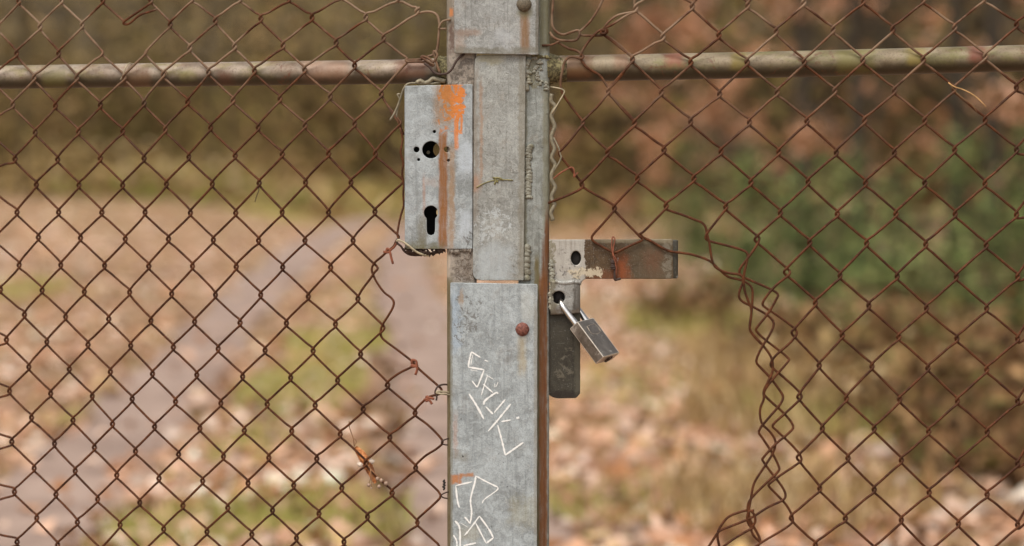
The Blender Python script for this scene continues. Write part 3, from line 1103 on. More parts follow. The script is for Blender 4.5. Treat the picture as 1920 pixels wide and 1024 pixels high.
def build_far_wood():
    rg = np.random.default_rng(42)
    parts = []
    n = 240
    C, tint, sizes = [], [], []
    for i in range(n):
        y = rg.uniform(40, 100) if i > 60 else rg.uniform(96, 112)
        x = rg.uniform(-1, 1) * (y * 0.30 + 3)
        if y < 74 and x < float(rut_x(y)) - 1 and rg.random() < .96:
            continue
        if y < 93 and -3.3 < x - float(rut_x(y)) - .75 < 2.4 + y * .02:
            continue
        z = float(ground_z(x, y))
        h = rg.uniform(9, 14)
        thin = i % 2
        r = rg.uniform(.04, .11)
        if thin:
            parts.append(tube([(x, y, z - .2), (x + rg.normal() * .1, y, z + h * .5), (x + rg.normal() * .3, y, z + h)], [r, r * .8, r * .2], 6, False))
        m = 160
        k = rg.integers(0, 5)
        base = PAL_WOOD[rg.integers(len(PAL_WOOD))] * rg.uniform(.6, 1.25)
        if x > 2 and rg.random() < 0.10:
            base = PAL_BEECH[rg.integers(len(PAL_BEECH))] * rg.uniform(.5, .9)
        rad = rg.uniform(.8, 2.0)
        c = np.array([x, y, z]) + np.c_[rg.normal(size=m) * rad, rg.normal(size=m) * rad, rg.uniform(0, 1, m) ** 1.3 * h * .85]
        C.append(c)
        tint.append(np.clip(base * (.66 if x > 2 else 1) * (1 + .40 * math.sin(x * .55 + 1.3) * math.cos(y * .21)) * rg.uniform(.6, 1.4, (m, 1)), 0, 1))
    # understorey thicket
    for i in range(360):
        y = rg.uniform(52, 110) if i > 130 else rg.uniform(94, 116)
        x = rg.uniform(-1, 1) * (y * 0.28 + 2)
        if y < 76 and x < float(rut_x(y)) - 1 and rg.random() < .95:
            continue
        if y < 93 and -4.3 < x - float(rut_x(y)) - .75 < 4.0:
            continue
        z = float(ground_z(x, y))
        m = 130
        rad = rg.uniform(.5, 1.3)
        base = PAL_WOOD[rg.integers(len(PAL_WOOD))] * rg.uniform(.55, 1.35)
        if x > 3 and rg.random() < 0.12:
            base = PAL_BEECH[rg.integers(len(PAL_BEECH))] * rg.uniform(.5, .9)
        hh = rg.uniform(.8, 4.5)
        c = np.array([x, y, z]) + np.c_[rg.normal(size=m) * rad, rg.normal(size=m) * rad, rg.uniform(0, 1, m) * hh]
        C.append(c)
        tint.append(np.clip(base * (.66 if x > 2 else 1) * (1 + .40 * math.sin(x * .55 + 1.3) * math.cos(y * .21)) * rg.uniform(.6, 1.4, (m, 1)), 0, 1))
    # tan and yellowish fringe of tall grass and brambles at the foot of the wood
    for i in range(460):
        y = rg.uniform(58, 104)
        x = rg.uniform(-1, 1) * (y * 0.28 + 2)
        if y < 93 and -1.8 < x - float(rut_x(y)) - .75 < 1.6:
            continue
        z = float(ground_z(x, y))
        m = 60
        pal = PAL_STRAW if rg.random() < (.85 if x < float(rut_x(y)) - 3 else .55) else PAL_GRASS
        base = pal[rg.integers(len(pal))] * rg.uniform(.7, 1.1)
        hh = rg.uniform(.2, .9) * (1 if abs(x - float(rut_x(y))) > 5 else .3)
        C.append(np.array([x, y, z]) + np.c_[rg.normal(size=m) * 1.1, rg.normal(size=m) * .8, rg.uniform(0, 1, m) ** 1.6 * hh])
        tint.append(np.clip(base * rg.uniform(.7, 1.3, (m, 1)), 0, 1))
    for i in range(170):
        y = rg.uniform(60, 100)
        x = float(rut_x(min(y, 62))) - 2.5 - rg.uniform(0, 1) * (y * 0.24)
        z = float(ground_z(x, y))
        m = 70
        base = (PAL_WOOD[[1, 3, 4][rg.integers(3)]] if rg.random() < .6 else PAL_STRAW[rg.integers(4)]) * rg.uniform(.8, 1.35)
        C.append(np.array([x, y, z]) + np.c_[rg.normal(size=m) * .9, rg.normal(size=m) * .8, rg.uniform(0, 1, m) ** 1.5 * rg.uniform(.15, .3 + (y - 60) * .05)])
        tint.append(np.clip(base * rg.uniform(.6, 1.3, (m, 1)), 0, 1))
    C = np.vstack(C)
    tint = np.vstack(tint)
    me = mesh_quads('far_wood', leaf_quads(C, 0.34, 0.0, rg), len(C), tint)
    o = tag(link('far_wood', me, M_LEAF, smooth=False), 'blurred olive brown wood of bare trees and thicket far behind the fence', 'wood', kind='stuff')
    v, f = join_vf(parts)
    tag(link('far_tree_trunks', mesh_np('far_tree_trunks', v, f), M_BARK), 'thin dark trunks standing in the far blurred wood', 'wood', kind='stuff')


build_far_wood()


def build_hill():
    t = T('wooded_slope')
    n = t.noise(.35, 6, .7)
    c = t.mix(t.ramp(n, .4, .62), lin(62, 50, 30), lin(104, 86, 50))
    m = t.done(c, .95)
    V, F = [], []
    xs = np.linspace(-160, 160, 60)
    ys = np.linspace(112, 190, 12)
    for j, y in enumerate(ys):
        for x in xs:
            V.append((x, y, float(ground_z(x, 112)) - 0.6 + (y - 112) * .42 + 1.2 * math.sin(x * .11) * j / 6 + .7 * math.sin(x * .4 + y)))
    nx = len(xs)
    for j in range(len(ys) - 1):
        for i in range(nx - 1):
            F.append((j * nx + i, j * nx + i + 1, (j + 1) * nx + i + 1, (j + 1) * nx + i))
    tag(link('hill', mesh_np('hill', V, F), m), kind='structure')


build_hill()

# ------------------------------------------------------------------ GATE LEAVES
leafL = thing('gate_leaf', tuple(map(float, (W(864, 512)[0], 0.025, 0.0))), 'left gate leaf with grey lock case, rail and rusty diamond mesh', 'gate', 'two leaves of the double gate')
leafR = thing('gate_leaf', tuple(map(float, (W(1006, 512)[0], 0.025, 0.0))), 'right gate leaf with cover plates, latch bracket and torn rusty mesh', 'gate', 'two leaves of the double gate')


def X(px, Y=0.0): return float(W(px, 512, Y)[0])
def Z(py, Y=0.0): return float(W(960, py, Y)[2])


# uprights
link('upright', box_mesh(X(838), X(893), 0, 0.048, 0.05, 2.02, .004), M_UPL, leafL)
link('upright', box_mesh(X(972), X(1030), 0, 0.048, 0.05, 2.02, .0045), M_UPR, leafR)
# cover plates
plate('cover_plate', rounded([(844.5, 530), (1008, 533), (1006.5, 1240), (845, 1240)], 2.5, 3), -.011, .0042, M_LOWER, leafR, bevel=.0006, wob=.35)
plate('cover_plate', rounded([(850, -260), (1011, -260), (1010, 103), (852, 100)], [2, 2, 4, 3], 3), -.0105, .0042, M_TOP, leafR, bevel=.0009, wob=.25)
plate('stop_plate', rounded([(890, 103), (986, 103), (982, 526), (886.5, 526)], [14, 2, 2, 17], 5), -.0052, .0048, M_MID, leafR, bevel=.0008, wob=.2)
for cx, cy, r, m in ((979.5, 617.5, 13, M_RIVET), (982.5, 8, 14, M_RIVETD)):
    bm = bmesh.new()
    bmesh.ops.create_uvsphere(bm, u_segments=28, v_segments=16, radius=1)
    c = W(cx, cy, -.0106)
    for v in bm.verts:
        n_ = v.co.normalized()
        k = 1 + .03 * math.sin(n_.x * 7 + cy) * math.cos(n_.z * 6)
        v.co = Vector((c[0] + v.co.x * r * S * k, c[1] + v.co.y * r * S * .62, c[2] + v.co.z * r * S * k))
    me = bpy.data.meshes.new('rivet')
    bm.to_mesh(me)
    bm.free()
    link('rivet', me, m, leafR)

# lock case : pierced front plate, four walls, pierced back
kh = []
for k in range(17):   # euro profile keyhole
    a = math.radians(115 - 0) + (math.radians(310)) * k / 16
    kh.append((808 + 13 * math.cos(math.radians(62) + -math.radians(304) * k / 16), 398 - 13 * math.sin(-math.radians(62) * 1 + 0) * 0 + 0))
kh = [(808 + 13.2 * math.cos(math.radians(a)), 399 - 13.2 * math.sin(math.radians(a))) for a in np.linspace(-52, 232, 22)]
kh += [(808 - 7.6, 434), (808 - 5.4, 439.5), (808, 441.5), (808 + 5.4, 439.5), (808 + 7.6, 434)]
front_holes = [circle(808, 281, 16.2, 32), kh, circle(781, 280.5, 5.4, 16), circle(838, 280.5, 5.4, 16), circle(785, 299.5, 2.8, 12), circle(841, 301, 2.8, 12), circle(814.5, 247, 3, 12)]
lock = plate('lock_case', rounded([(758.5, 161), (886, 158), (886, 467), (759, 467)], [5, 2, 2, 7], 4), -.0032, .0030, M_LOCK, leafL, holes=front_holes, bevel=.0007, wob=.12)
back_holes = [circle(827, 281, 15, 28), circle(829, 398, 11, 24)]
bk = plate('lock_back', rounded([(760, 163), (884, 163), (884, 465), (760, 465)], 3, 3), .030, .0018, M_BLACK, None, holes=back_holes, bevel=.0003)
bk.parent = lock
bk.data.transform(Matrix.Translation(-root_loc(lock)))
for nm, (x0, x1, z0, z1) in (('side_wall', (759.2, 762.5, 164, 463)), ('side_wall', (761, 836, 161.5, 165)), ('side_wall', (761, 836, 462, 466))):
    link(nm, box_mesh(X(x0), X(x1), -.0004, .0302, Z(z1), Z(z0), .0006, 2), M_LOCK, lock)
# cylinder follower seen inside the handle hole
v, f = tube([W(803, 286, .020), W(803, 286, .028)], .0022, 12)
link('follower', mesh_np('follower', v, f), M_PALEWIRE, lock)

# weld beads: overlapping flattened drops of molten steel
def coins(name, pts, r, mat, parent, Y=-.0006, step=3.2, jit=1.6, seed=0, fn=W, flat=.45):
    rg = np.random.default_rng(seed)
    P = catmull(np.array(pts, float), 12)
    d = np.r_[0, np.cumsum(np.linalg.norm(np.diff(P, axis=0), axis=1))]
    bm = bmesh.new()
    for s_ in np.arange(0, d[-1], step):
        x, y = np.interp(s_, d, P[:, 0]), np.interp(s_, d, P[:, 1])
        rr = r * rg.uniform(.7, 1.25)
        c = fn(x + rg.uniform(-jit, jit), y + rg.uniform(-jit, jit) * .5, Y)
        ret = bmesh.ops.create_icosphere(bm, subdivisions=2, radius=1)
        sx, sz = rr * rg.uniform(.85, 1.2), rr * rg.uniform(.55, .9)
        for v_ in ret['verts']:
            k = 1 + .10 * math.sin(v_.co.x * 5 + s_) * math.cos(v_.co.z * 6 + s_)
            v_.co = Vector((c[0] + v_.co.x * sx * k, c[1] + v_.co.y * rr * flat - (.0002 * (s_ % 2)), c[2] + v_.co.z * sz * k + (.0008 * rr / r if v_.co.x ** 2 < .3 else 0)))
    me = bpy.data.meshes.new(name)
    bm.to_mesh(me)
    bm.free()
    return tag(link(name, me, mat, parent), kind='stuff')


coins('weld_bead', [(992, 276), (990, 300), (991, 330), (989, 352), (991, 372)], .0038, M_WELD, leafR, seed=1, step=2.0, jit=2.6)
coins('weld_bead', [(989, 462), (987, 480), (986, 500), (988, 523)], .0046, M_WELD, leafR, seed=2, step=3.4, jit=1.8)
coins('weld_bead', [(992, 112), (986, 128), (990, 146), (987, 168)], .0036, M_WELD, leafR, seed=3, jit=3)
coins('weld_bead', [(1000, 108), (1012, 120), (1006, 138), (1018, 156), (1026, 170)], .0022, M_WELD, leafR, seed=4, jit=6, step=2.2)
coins('weld_bead', [(1000, 104), (1030, 110)], .0028, M_MOSSY, leafR, seed=5, jit=3, step=3)
v, f = lumps([W(x, y, -.0006) for x, y in ((842, 469), (855, 472), (868, 468), (884, 470))], .0030, .28, 12, 44, 0, .6, 9)
link('weld_bead', mesh_np('weld_bead', v, f), M_UPL, leafL)
v, f = lumps([W(x, y, -.0004) for x, y in ((840, 158), (852, 157), (866, 160), (884, 157))], .0026, .3, 12, 44, 0, .6, 10)
link('weld_bead', mesh_np('weld_bead', v, f), M_UPL, leafL)
# twig stuck on the stop plate
for pp in ([(893, 352), (905, 345), (918, 340), (930, 338), (945, 337), (962, 338)], [(924, 332), (930, 338), (934, 342)], [(926, 334), (936, 334), (944, 338)], [(930, 338), (927, 346)]):
    tube_obj('twig_scrap', catmull([W(x, y, -.0058) for x, y in pp], 3), .0006 if len(pp) > 4 else .0011, m_simple('yellow_lichen', lin(130, 122, 76)), leafR, 5)

# rails
Yr = .0185


def rail(fn, pts, r, mat, parent, flare=None):
    P = np.array([fn(x, y, Yr) for x, y in pts])
    P = catmull(P, 6)
    rr = np.full(len(P), r)
    v, f = tube(P, rr, 32)
    return link('rail', mesh_np('rail', v, f), mat, parent)


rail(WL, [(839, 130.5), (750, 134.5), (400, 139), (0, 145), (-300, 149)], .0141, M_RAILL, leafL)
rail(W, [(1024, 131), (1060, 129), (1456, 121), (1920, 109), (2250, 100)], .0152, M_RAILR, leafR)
# rough weld collars where the rails meet the uprights
v, f = lumps([WL(845, 131, Yr), WL(838, 131, Yr), WL(831, 131.5, Yr), WL(825, 132, Yr)], .0160, .03, 28, 16, 0, 1.0, 20)
link('rail_weld', mesh_np('rail_weld', v, f), M_MOSSY, leafL)
P = np.array([W(x, 130 - (x - 1028) * .02, Yr) for x in np.linspace(1026, 1062, 14)])
rg_ = np.random.default_rng(4)
rr = [(.0152 + .0052 * max(0, 1 - i / 10) ** 2) for i in range(14)]
v, f = tube(P, rr, 32)
v = np.array(v) + rg_.normal(size=(len(v), 3)) * .00025
link('rail_weld', mesh_np('rail_weld', v, f), M_MOSSY, leafR)

# ------------------------------------------------------------------ CHAIN LINK
def extrap(K, cols, rows):
    for _ in range(8):
        for c in cols:
            for r in rows:
                if (c + r) % 2 == 0 or (c, r) in K:
                    continue
                for a, b in (((0, 2), (0, 4)), ((0, -2), (0, -4)), ((2, 0), (4, 0)), ((-2, 0), (-4, 0))):
                    p, q = (c + a[0], r + a[1]), (c + b[0], r + b[1])
                    if p in K and q in K:
                        K[(c, r)] = (2 * K[p][0] - K[q][0], 2 * K[p][1] - K[q][1])
                        break


KL = {}
rowsL = {
    0: (1, [(35, 2), (115, 1), (193, 0), (283, 0), (360, -3), (450, -3), (542, -3), (640, -8), (745, -4)]),
    1: (2, [(75, 50), (154, 47), (234, 42), (319, 46), (404, 39), (489, 35), (585, 33), (686, 32), (782, 21)]),
    2: (1, [(31, 100), (110, 100), (190, 99), (275, 100), (356, 90), (440, 87), (531, 85), (630, 80), (719, 71)]),
    3: (2, [(64, 146), (144, 146), (233, 145), (306, 140), (391, 135), (477, 133), (571, 131), (665, 123), (762, 114)]),
    4: (1, [(24, 196), (104, 198), (188, 197), (270, 193), (352, 191), (437, 188), (525, 185), (619, 181), (715, 176)]),
    5: (2, [(66, 248), (147, 247), (230, 246), (310, 243), (395, 239), (484, 239), (572, 235), (665, 232), (749, 230)]),
    6: (1, [(28, 298), (108, 299), (188, 297), (270, 297), (354, 294), (441, 292), (529, 289), (616, 288), (704, 288)]),
    7: (2, [(68, 346), (148, 347), (230, 347), (312, 345), (398, 345), (486, 343), (573, 342), (658, 342), (753, 340)]),
    8: (1, [(32, 398), (110, 398), (191, 398), (272, 398), (357, 399), (442, 399), (529, 398), (616, 398), (703, 397)]),
    9: (2, [(72, 445), (151, 446), (235, 448), (316, 448), (400, 450), (485, 451), (572, 451), (662, 451), (745, 445)]),
    10: (1, [(36, 497), (114, 497), (196, 498), (279, 499), (361, 499), (443, 500), (530, 501), (620, 501), (705, 503)]),
    11: (0, [(1, 543), (79, 544), (158, 547), (243, 548), (322, 551), (404, 553), (489, 553), (578, 556), (671, 560)]),
    12: (1, [(46, 590), (123, 594), (204, 598), (283, 601), (365, 603), (450, 605), (537, 606), (629, 608), (718, 615)]),
    13: (0, [(12, 637), (88, 641), (165, 646), (245, 648), (325, 651), (409, 654), (497, 657), (587, 658), (676, 664)]),
    14: (1, [(54, 688), (130, 692), (207, 697), (286, 701), (369, 703), (455, 706), (545, 708), (633, 713), (727, 722)]),
    15: (0, [(18, 733), (95, 738), (173, 743), (248, 748), (329, 753), (414, 756), (501, 758), (591, 760), (681, 767), (778, 774)]),
    16: (1, [(59, 783), (137, 788), (211, 795), (290, 800), (375, 803), (458, 807), (547, 808), (638, 814), (731, 820), (830, 829)]),
    17: (0, [(22, 828), (102, 832), (177, 839), (254, 846), (335, 852), (419, 856), (504, 858), (594, 860), (686, 868), (779, 877)]),
    18: (1, [(64, 878), (141, 883), (219, 891), (298, 897), (380, 902), (465, 906), (551, 910), (641, 915), (735, 924), (826, 928)]),
    19: (0, [(27, 922), (105, 927), (183, 936), (262, 942), (343, 948), (427, 952), (511, 957), (598, 963), (689, 969), (782, 980)]),
    20: (1, [(69, 971), (145, 979), (225, 984), (307, 992), (388, 997), (472, 1002), (556, 1009), (645, 1016), (735, 1024), (826, 1029)]),
}
for r, (c0, ps) in rowsL.items():
    for i, p in enumerate(ps):
        KL[(c0 + 2 * i, r)] = p
RL0, RL1 = -5, 26
extrap(KL, range(-4, 20), range(RL0, RL1))

KR = {}
rowsR = {
    0: (3, [(1192, 15), (1298, 12), (1402, 10), (1507, 5), (1619, 2), (1731, 0), (1845, -3)]),
    1: (2, [(1132, 60), (1243, 69), (1348, 66), (1455, 59), (1562, 56), (1674, 55), (1790, 52), (1906, 46)]),
    2: (1, [(1091, 106), (1186, 111), (1295, 117), (1401, 116), (1508, 116), (1618, 113), (1731, 112), (1847, 106)]),
    3: (2, [(1141, 171), (1240, 173), (1349, 176), (1457, 173), (1565, 171), (1677, 170), (1789, 167), (1906, 164)]),
    4: (1, [(1093, 230), (1190, 231), (1295, 228), (1405, 229), (1513, 227), (1621, 226), (1734, 226), (1847, 225)]),
    5: (0, [(1050, 287), (1139, 286), (1245, 281), (1352, 284), (1460, 285), (1568, 286), (1677, 286), (1790, 281), (1906, 281)]),
    6: (1, [(1091, 345), (1195, 335), (1301, 335), (1408, 342), (1515, 341), (1623, 343), (1734, 343), (1847, 344)]),
    7: (2, [(1152, 390), (1249, 386), (1361, 388), (1463, 399), (1570, 401), (1680, 401), (1791, 401), (1906, 402)]),
    8: (3, [(1201, 440), (1326, 445), (1418, 449), (1518, 455), (1625, 456), (1736, 458), (1849, 460)]),
    9: (8, [(1473, 510), (1575, 517), (1682, 518), (1793, 519), (1908, 519)]),
    10: (9, [(1529, 568), (1629, 573), (1737, 578), (1850, 578)]),
    11: (8, [(1487, 624), (1579, 629), (1685, 632), (1794, 635), (1908, 635)]),
    12: (9, [(1536, 685), (1635, 687), (1740, 690), (1850, 693)]),
    13: (8, [(1498, 744), (1587, 747), (1687, 749), (1795, 752), (1908, 752)]),
    14: (9, [(1542, 803), (1639, 804), (1741, 809), (1851, 810)]),
    15: (8, [(1497, 858), (1590, 859), (1690, 863), (1795, 867), (1908, 869)]),
    16: (9, [(1537, 916), (1639, 918), (1742, 923), (1851, 927)]),
    17: (8, [(1484, 971), (1585, 972), (1690, 975), (1797, 982), (1908, 984)]),
    18: (9, [(1529, 1022), (1639, 1030), (1742, 1038), (1851, 1043)]),
}
for r, (c0, ps) in rowsR.items():
    for i, p in enumerate(ps):
        KR[(c0 + 2 * i, r)] = p
RR0, RR1 = -4, 23
extrap(KR, range(3, 21), range(RR0, RR1))

wob = random.Random(5)


def strand_pts(spec, fn, hw=2.9, hh=5.0, dep=.0013, hk=1.0):
    """spec: (x, y, 'L'|'R') knots or (x, y[, depth]) free points -> 3D spine"""
    out = []
    n = len(spec)
    for i, s in enumerate(spec):
        x, y = s[0], s[1]
        k = s[2] if len(s) > 2 else 0.0
        if k in ('L', 'R'):
            sg = 1 if k == 'R' else -1
            # arriving depth: '\' runs behind (+), '/' runs in front (-)
            d0 = dep if k == 'R' else -dep
            jx = wob.uniform(-.5, .5)
            out += [(x - sg * 2.6, y - hh - 2.6, d0), (x + sg * (hw - 1.2), y - hh * .62, d0 * .8), (x + sg * (hw + jx * .6), y + jx, 0),
                    (x + sg * (hw - 1.2), y + hh * .62, -d0 * .8), (x - sg * 2.6, y + hh + 2.6, -d0)]
        else:
            out.append((x, y, k * .001))
        if i < n - 1 and k in ('L', 'R'):
            t = spec[i + 1]
            if len(t) > 2 and t[2] in ('L', 'R'):
                d1 = -d0
                sg = 1 if k == 'R' else -1
                b = 1.3
                bx = wob.uniform(-.9, .9)
                by = wob.uniform(-.6, .6)
                for u, q in ((.27, 1), (.5, 0), (.73, -1)):
                    mx_, my_ = x + (t[0] - x) * u, y + (t[1] - y) * u
                    out.append((mx_ + sg * b * q + bx, my_ + b * q * .7 + by, d1))
    P = catmull(np.array(out), 3)
    return np.array([fn(p[0], p[1], p[2]) for p in P])


def wire(spec, fn, r, parent, mat=None, name='wire', **kw):
    return tube_obj(name, strand_pts(spec, fn, **kw), r, mat or M_WIRE, parent, 8)


def regular(K, k, r0, r1):
    out = []
    for r in range(r0, r1):
        c = k if (k + r) % 2 else k + 1
        if (c, r) in K:
            p = K[(c, r)]
            out.append((p[0], p[1], 'L' if c == k else 'R'))
    return out


RWL, RWR = .00142, .00150
for k in range(-4, 17):
    if k in (5, 6):
        continue
    spec = regular(KL, k, RL0, RL1)
    wire(spec, WL, RWL, leafL)
# broken strands at the top left
s5 = regular(KL, 5, RL0, RL1)
s5a = [s for s in s5 if s[1] < 30]
wire(s5a + [(228, 36, 1), (231.5, 41, 1), (235, 45.5, 0), (240, 45.5, -1), (247, 41, -1), (261, 29, -1), (276, 23.5, -1), (293, 18, -1)], WL, RWL, leafL)
wire([(192.5, 101, 1), (194, 105, 1.3)] + [s for s in s5 if s[1] > 120], WL, RWL, leafL)
s6 = regular(KL, 6, RL0, RL1)
wire([s for s in s6 if s[1] < 20] + [(240, 35, -1), (234, 39.5, -1.3), (231, 43, 0), (234, 46, 1), (238, 44, 1.2)], WL, RWL, leafL)
wire([(276, 92, -1.2), (275, 97, -1.3), (270, 104, -1.3)] + [s for s in s6 if s[1] > 120], WL, RWL, leafL)
# strand 17 (next to the lock case), opened below the case
s17 = regular(KL, 17, RL0, 10)
s17 = [s for s in s17 if s[1] > -200]
wire(s17 + [(738, 462, -1.3), (728, 470, -1.3), (716, 481, -1.2), (703, 492, -1), (697, 504, 0), (700, 516, 1), (707, 530, 1), (720, 548, 1), (733, 558, 1), (738.5, 567, 0), (736, 578, -1), (728, 592, -1),
            (719, 606, -1), (714, 618, 0), (714.5, 630, 1), (722, 639, 1), (745, 656, 1), (772, 677, 1), (776, 684, 0), (770, 689, -1), (748, 700, -1.2), (729, 714, -1.3), (723.5, 722, 0), (729, 728, 1.2)]
     + [(778, 774, 'R'), (731, 820, 'L'), (779, 877, 'R'), (735, 924, 'L'), (782, 980, 'R'), (735, 1024, 'L'), KL[(18, 21)] + ('R',), KL[(17, 22)] + ('L',)], WL, RWL, leafL)
# strand 18 starts at the knot and runs along the upright
wire([(774, 675, -1), (778, 684, -1), (790, 696, 1), (806, 710, 1), (822, 724, 1), (828, 731, 0), (824, 739, -1), (805, 744, -1), (790, 756, -1), (780, 767, -1.3), (775.5, 775, 0), (782, 782, 1.3),
      (800, 795, 1), (818, 812, 1), (830, 829, 0), (818, 842, -1), (800, 853, -1), (785, 866, -1.3), (776.5, 877, 0), (783, 884, 1.3), (805, 905, 1), (826, 928, 0), (815, 944, -1), (795, 962, -1),
      (780, 980, 0), (800, 1001, 1), (826, 1029, 0), (800, 1052, -1)], WL, RWL, leafL)
# top right corner of the left mesh
wire([(787, 14, -1), (779, 20, -1.2), (783, 25, 1), (795, 22.5, 1), (808, 22.5, 1), (819, 28, 1), (824, 44, 1), (823, 62, 0), (821, 84, 0), (818, 97, 0), (812, 103, 0), (803, 106, -1), (790, 111, -1), (763, 113, -1.5)], WL, RWL * 1.05, leafL)
wire([(765, 109, -1), (761, 113, -2), (766, 116, -2.5), (785, 115.5, -2.5), (800, 118, -2.5), (811, 123, -3), (813, 121, -4), (805, 117, -4.5), (792, 109, -4), (790, 107, -4), (795, 106, -4), (806, 111, -4), (812, 116.5, -4), (816, 112, -4), (820, 104, -4), (816, 97, -4), (813, 98, -3), (816, 108, -3), (820, 124, -3), (825, 137, -3)], WL, RWL * 1.1, leafL)
wire([(796, 119, -2), (805, 125, -3), (812, 134, -4), (822, 139, -6), (837, 138, -8), (847, 130, -8), (856, 114, -7), (866, 104, -5.5), (871, 101, -3)], W, RWL, leafL, M_DARKRUST)
wire([(845, 37, -1), (836, 38, -2), (828, 42, -2), (823, 52, -2), (824, 54, -1), (837, 54, -1)], W, RWL * .8, leafL)
# loose wires round the lock case
wire([(716, 180, 1), (722, 190, 1.2), (734, 210, 1.5), (742, 222, 1.5), (748, 230, 1.5), (753, 243, 6), (758, 252, 9)], WL, RWL, leafL)
wire([(835, 153, -1), (822, 150, -1), (812, 147.5, -1), (805, 153, -1), (796, 156, -1), (788, 151.5, -1), (781, 156, -1)], W, .0026, leafL, M_GREYWIRE, name='tie_wire')
wire([(835, 153, -1), (800, 158, -1), (782, 156, -1), (770, 156, -1), (762, 159, -2), (756, 168, -2), (752, 180, -1), (745, 200, 0), (738, 215, 0), (731, 225, 0)], W, .0011, leafL, M_GREYWIRE, name='tie_wire')
wire([(753, 177, 0), (745, 177, 0), (750, 188, 0), (745, 205, 1), (743, 220, 1)], W, .001, leafL, M_GREYWIRE, name='tie_wire')
wire([(750, 240, 4), (755, 262, 6), (751, 285, 6), (756, 305, 6), (754, 326, 6), (757, 345, 6), (756, 365, 6), (757, 385, 6), (752, 402, 5), (748, 420, 4), (745, 440, 1), (748, 448, 0)], W, .0012, leafL)
wire([(745, 448, 0), (744, 455, -1.5), (752, 462, -1), (757, 470, 1), (765, 476, 3), (775, 478.5, 5), (790, 478, 6), (806, 476, 6), (820, 474, 6)], W, .0013, leafL, M_DARKRUST)
wire([(744, 453, -3), (747, 450, -3.5), (758, 455, -4), (770, 464, -4), (782, 473, -2), (795, 478, 0), (805, 479, 3)], W, .0013, leafL, M_PALEWIRE, name='tie_wire')
# knotted ends
for pp in ([(744, 455), (738, 464), (731, 468), (726, 466), (725, 472), (731, 473), (733, 481), (737, 495)], [(719, 472), (728, 473), (735, 466)]):
    wire([(x, y, -1.5) for x, y in pp], WL, RWL, leafL, M_RUSTTIE)
for pp in ([(772, 682), (773, 675), (780, 677), (781, 684), (774, 688), (772, 684), (781, 688), (782, 693), (779, 703)], [(770, 686), (784, 686)],
           [(795, 750), (802, 748), (807, 753), (810, 758)], [(798, 744), (806, 746), (814, 748)], [(800, 742), (803, 750), (798, 752)]):
    wire([(x, y, -2) for x, y in pp], WL, RWL * 1.05, leafL, M_RUSTTIE)
wire([(844, 722, 5), (832, 721, 2), (822, 724, -1), (817, 731, -3), (816, 738, -3), (819, 744, -3), (818, 751, -3)], W, .0011, leafL, M_DARKRUST, name='tie_wire')
wire([(849, 738, 4), (836, 735, 0), (820, 734, -3), (820, 737.5, -3), (833, 739, -2), (849, 742, 3)], W, .0011, leafL, M_PALEWIRE, name='tie_wire')
for yy in (826, 926):
    wire([(848, yy - 6, 5), (838, yy - 3, 0), (829, yy + 1, -2), (828, yy + 5, -1), (834, yy + 8, 1), (848, yy + 9, 5)], W, .0008, leafL, M_DARKRUST, name='tie_wire')
# small loop over the left rail
wire([(226, 150, 0), (231, 140, -1), (235, 128, -1), (239, 120.5, 4), (245, 119, 9), (249, 122, 12)], WL, .0008, leafL, M_PALEWIRE, name='tie_wire')
# dry blade hanging from a knot
wire([(485, 350, -1), (485, 358, -1.5), (481, 368, -1), (478, 379, -1)], WL, .0005, leafL, M_DARKRUST, name='straw')

# right mesh : regular strands
for k in range(8, 21):
    spec = regular(KR, k, RR0, RR1)
    if len(spec) > 3:
        wire(spec, W, RWR, leafR)


def top(k, upto, lo=RR0):
    return [s for s in regular(KR, k, lo, upto)]


# torn strands
wire(top(7, 9) + [(1478.5, 511, 'R'), (1455, 535, -1), (1437, 556, -1), (1430, 569, 0), (1434, 576, 1), (1455, 590, 1), (1480, 608, 1), (1493, 620, 0), (1492, 630, -1), (1478, 646, -1), (1455, 666, -1),
                  (1445, 682, 0), (1450, 691, 1), (1470, 708, 1), (1494, 730, 1), (1503, 743, 0), (1496, 753, -1), (1470, 777, -1), (1449, 797, 0), (1456, 807, 1), (1475, 825, 1), (1495, 846, 1), (1503, 861, 0),
                  (1495, 870, -1), (1465, 890, -1), (1444, 906, -1), (1442, 912, 0), (1455, 926, 1), (1475, 948, 1), (1487, 975, 0), (1470, 992, -1), (1425, 1019, -1), (1390, 1045, -1)], W, RWR, leafR)
wire(top(6, 8) + [(1417, 440, 1), (1423.5, 448, 0), (1417, 463, -1), (1400, 487, -1), (1387, 505, 0), (1390, 517, 1), (1410, 527, 1), (1440, 540, 1), (1458, 551, 0), (1455, 562, -1), (1440, 588, -1), (1420, 613, -1), (1419, 622, 0),
                  (1436, 638, 1), (1462, 658, 1), (1478, 672, 0), (1476, 680, -1), (1450, 710, -1), (1433, 735, 0), (1440, 748, 1), (1470, 775, 1), (1487, 798, 0), (1480, 811, -1), (1455, 832, -1), (1432, 857, -1), (1431, 865, 0),
                  (1446, 886, 1), (1466, 912, 1), (1473, 929, 0), (1466, 939, -1), (1440, 951, -1), (1410, 970, -1), (1375, 985, -1), (1354, 993, -1), (1345, 1000, 0), (1330, 1023, 0), (1318, 1040, 0)], W, RWR, leafR)
wire(top(5, 8) + [(1340, 419, -1.3), (1326, 437, -1), (1323, 446, 0), (1330, 452, 1), (1365, 461, 1), (1392, 469, 1), (1402, 477, 0), (1400, 492, -1), (1395, 516, -1), (1396, 543, -1), (1402, 562, -1), (1409, 582, -1), (1407, 605, -1), (1406, 618, 0), (1412, 628, 1), (1427, 645, 1)], W, RWR, leafR)
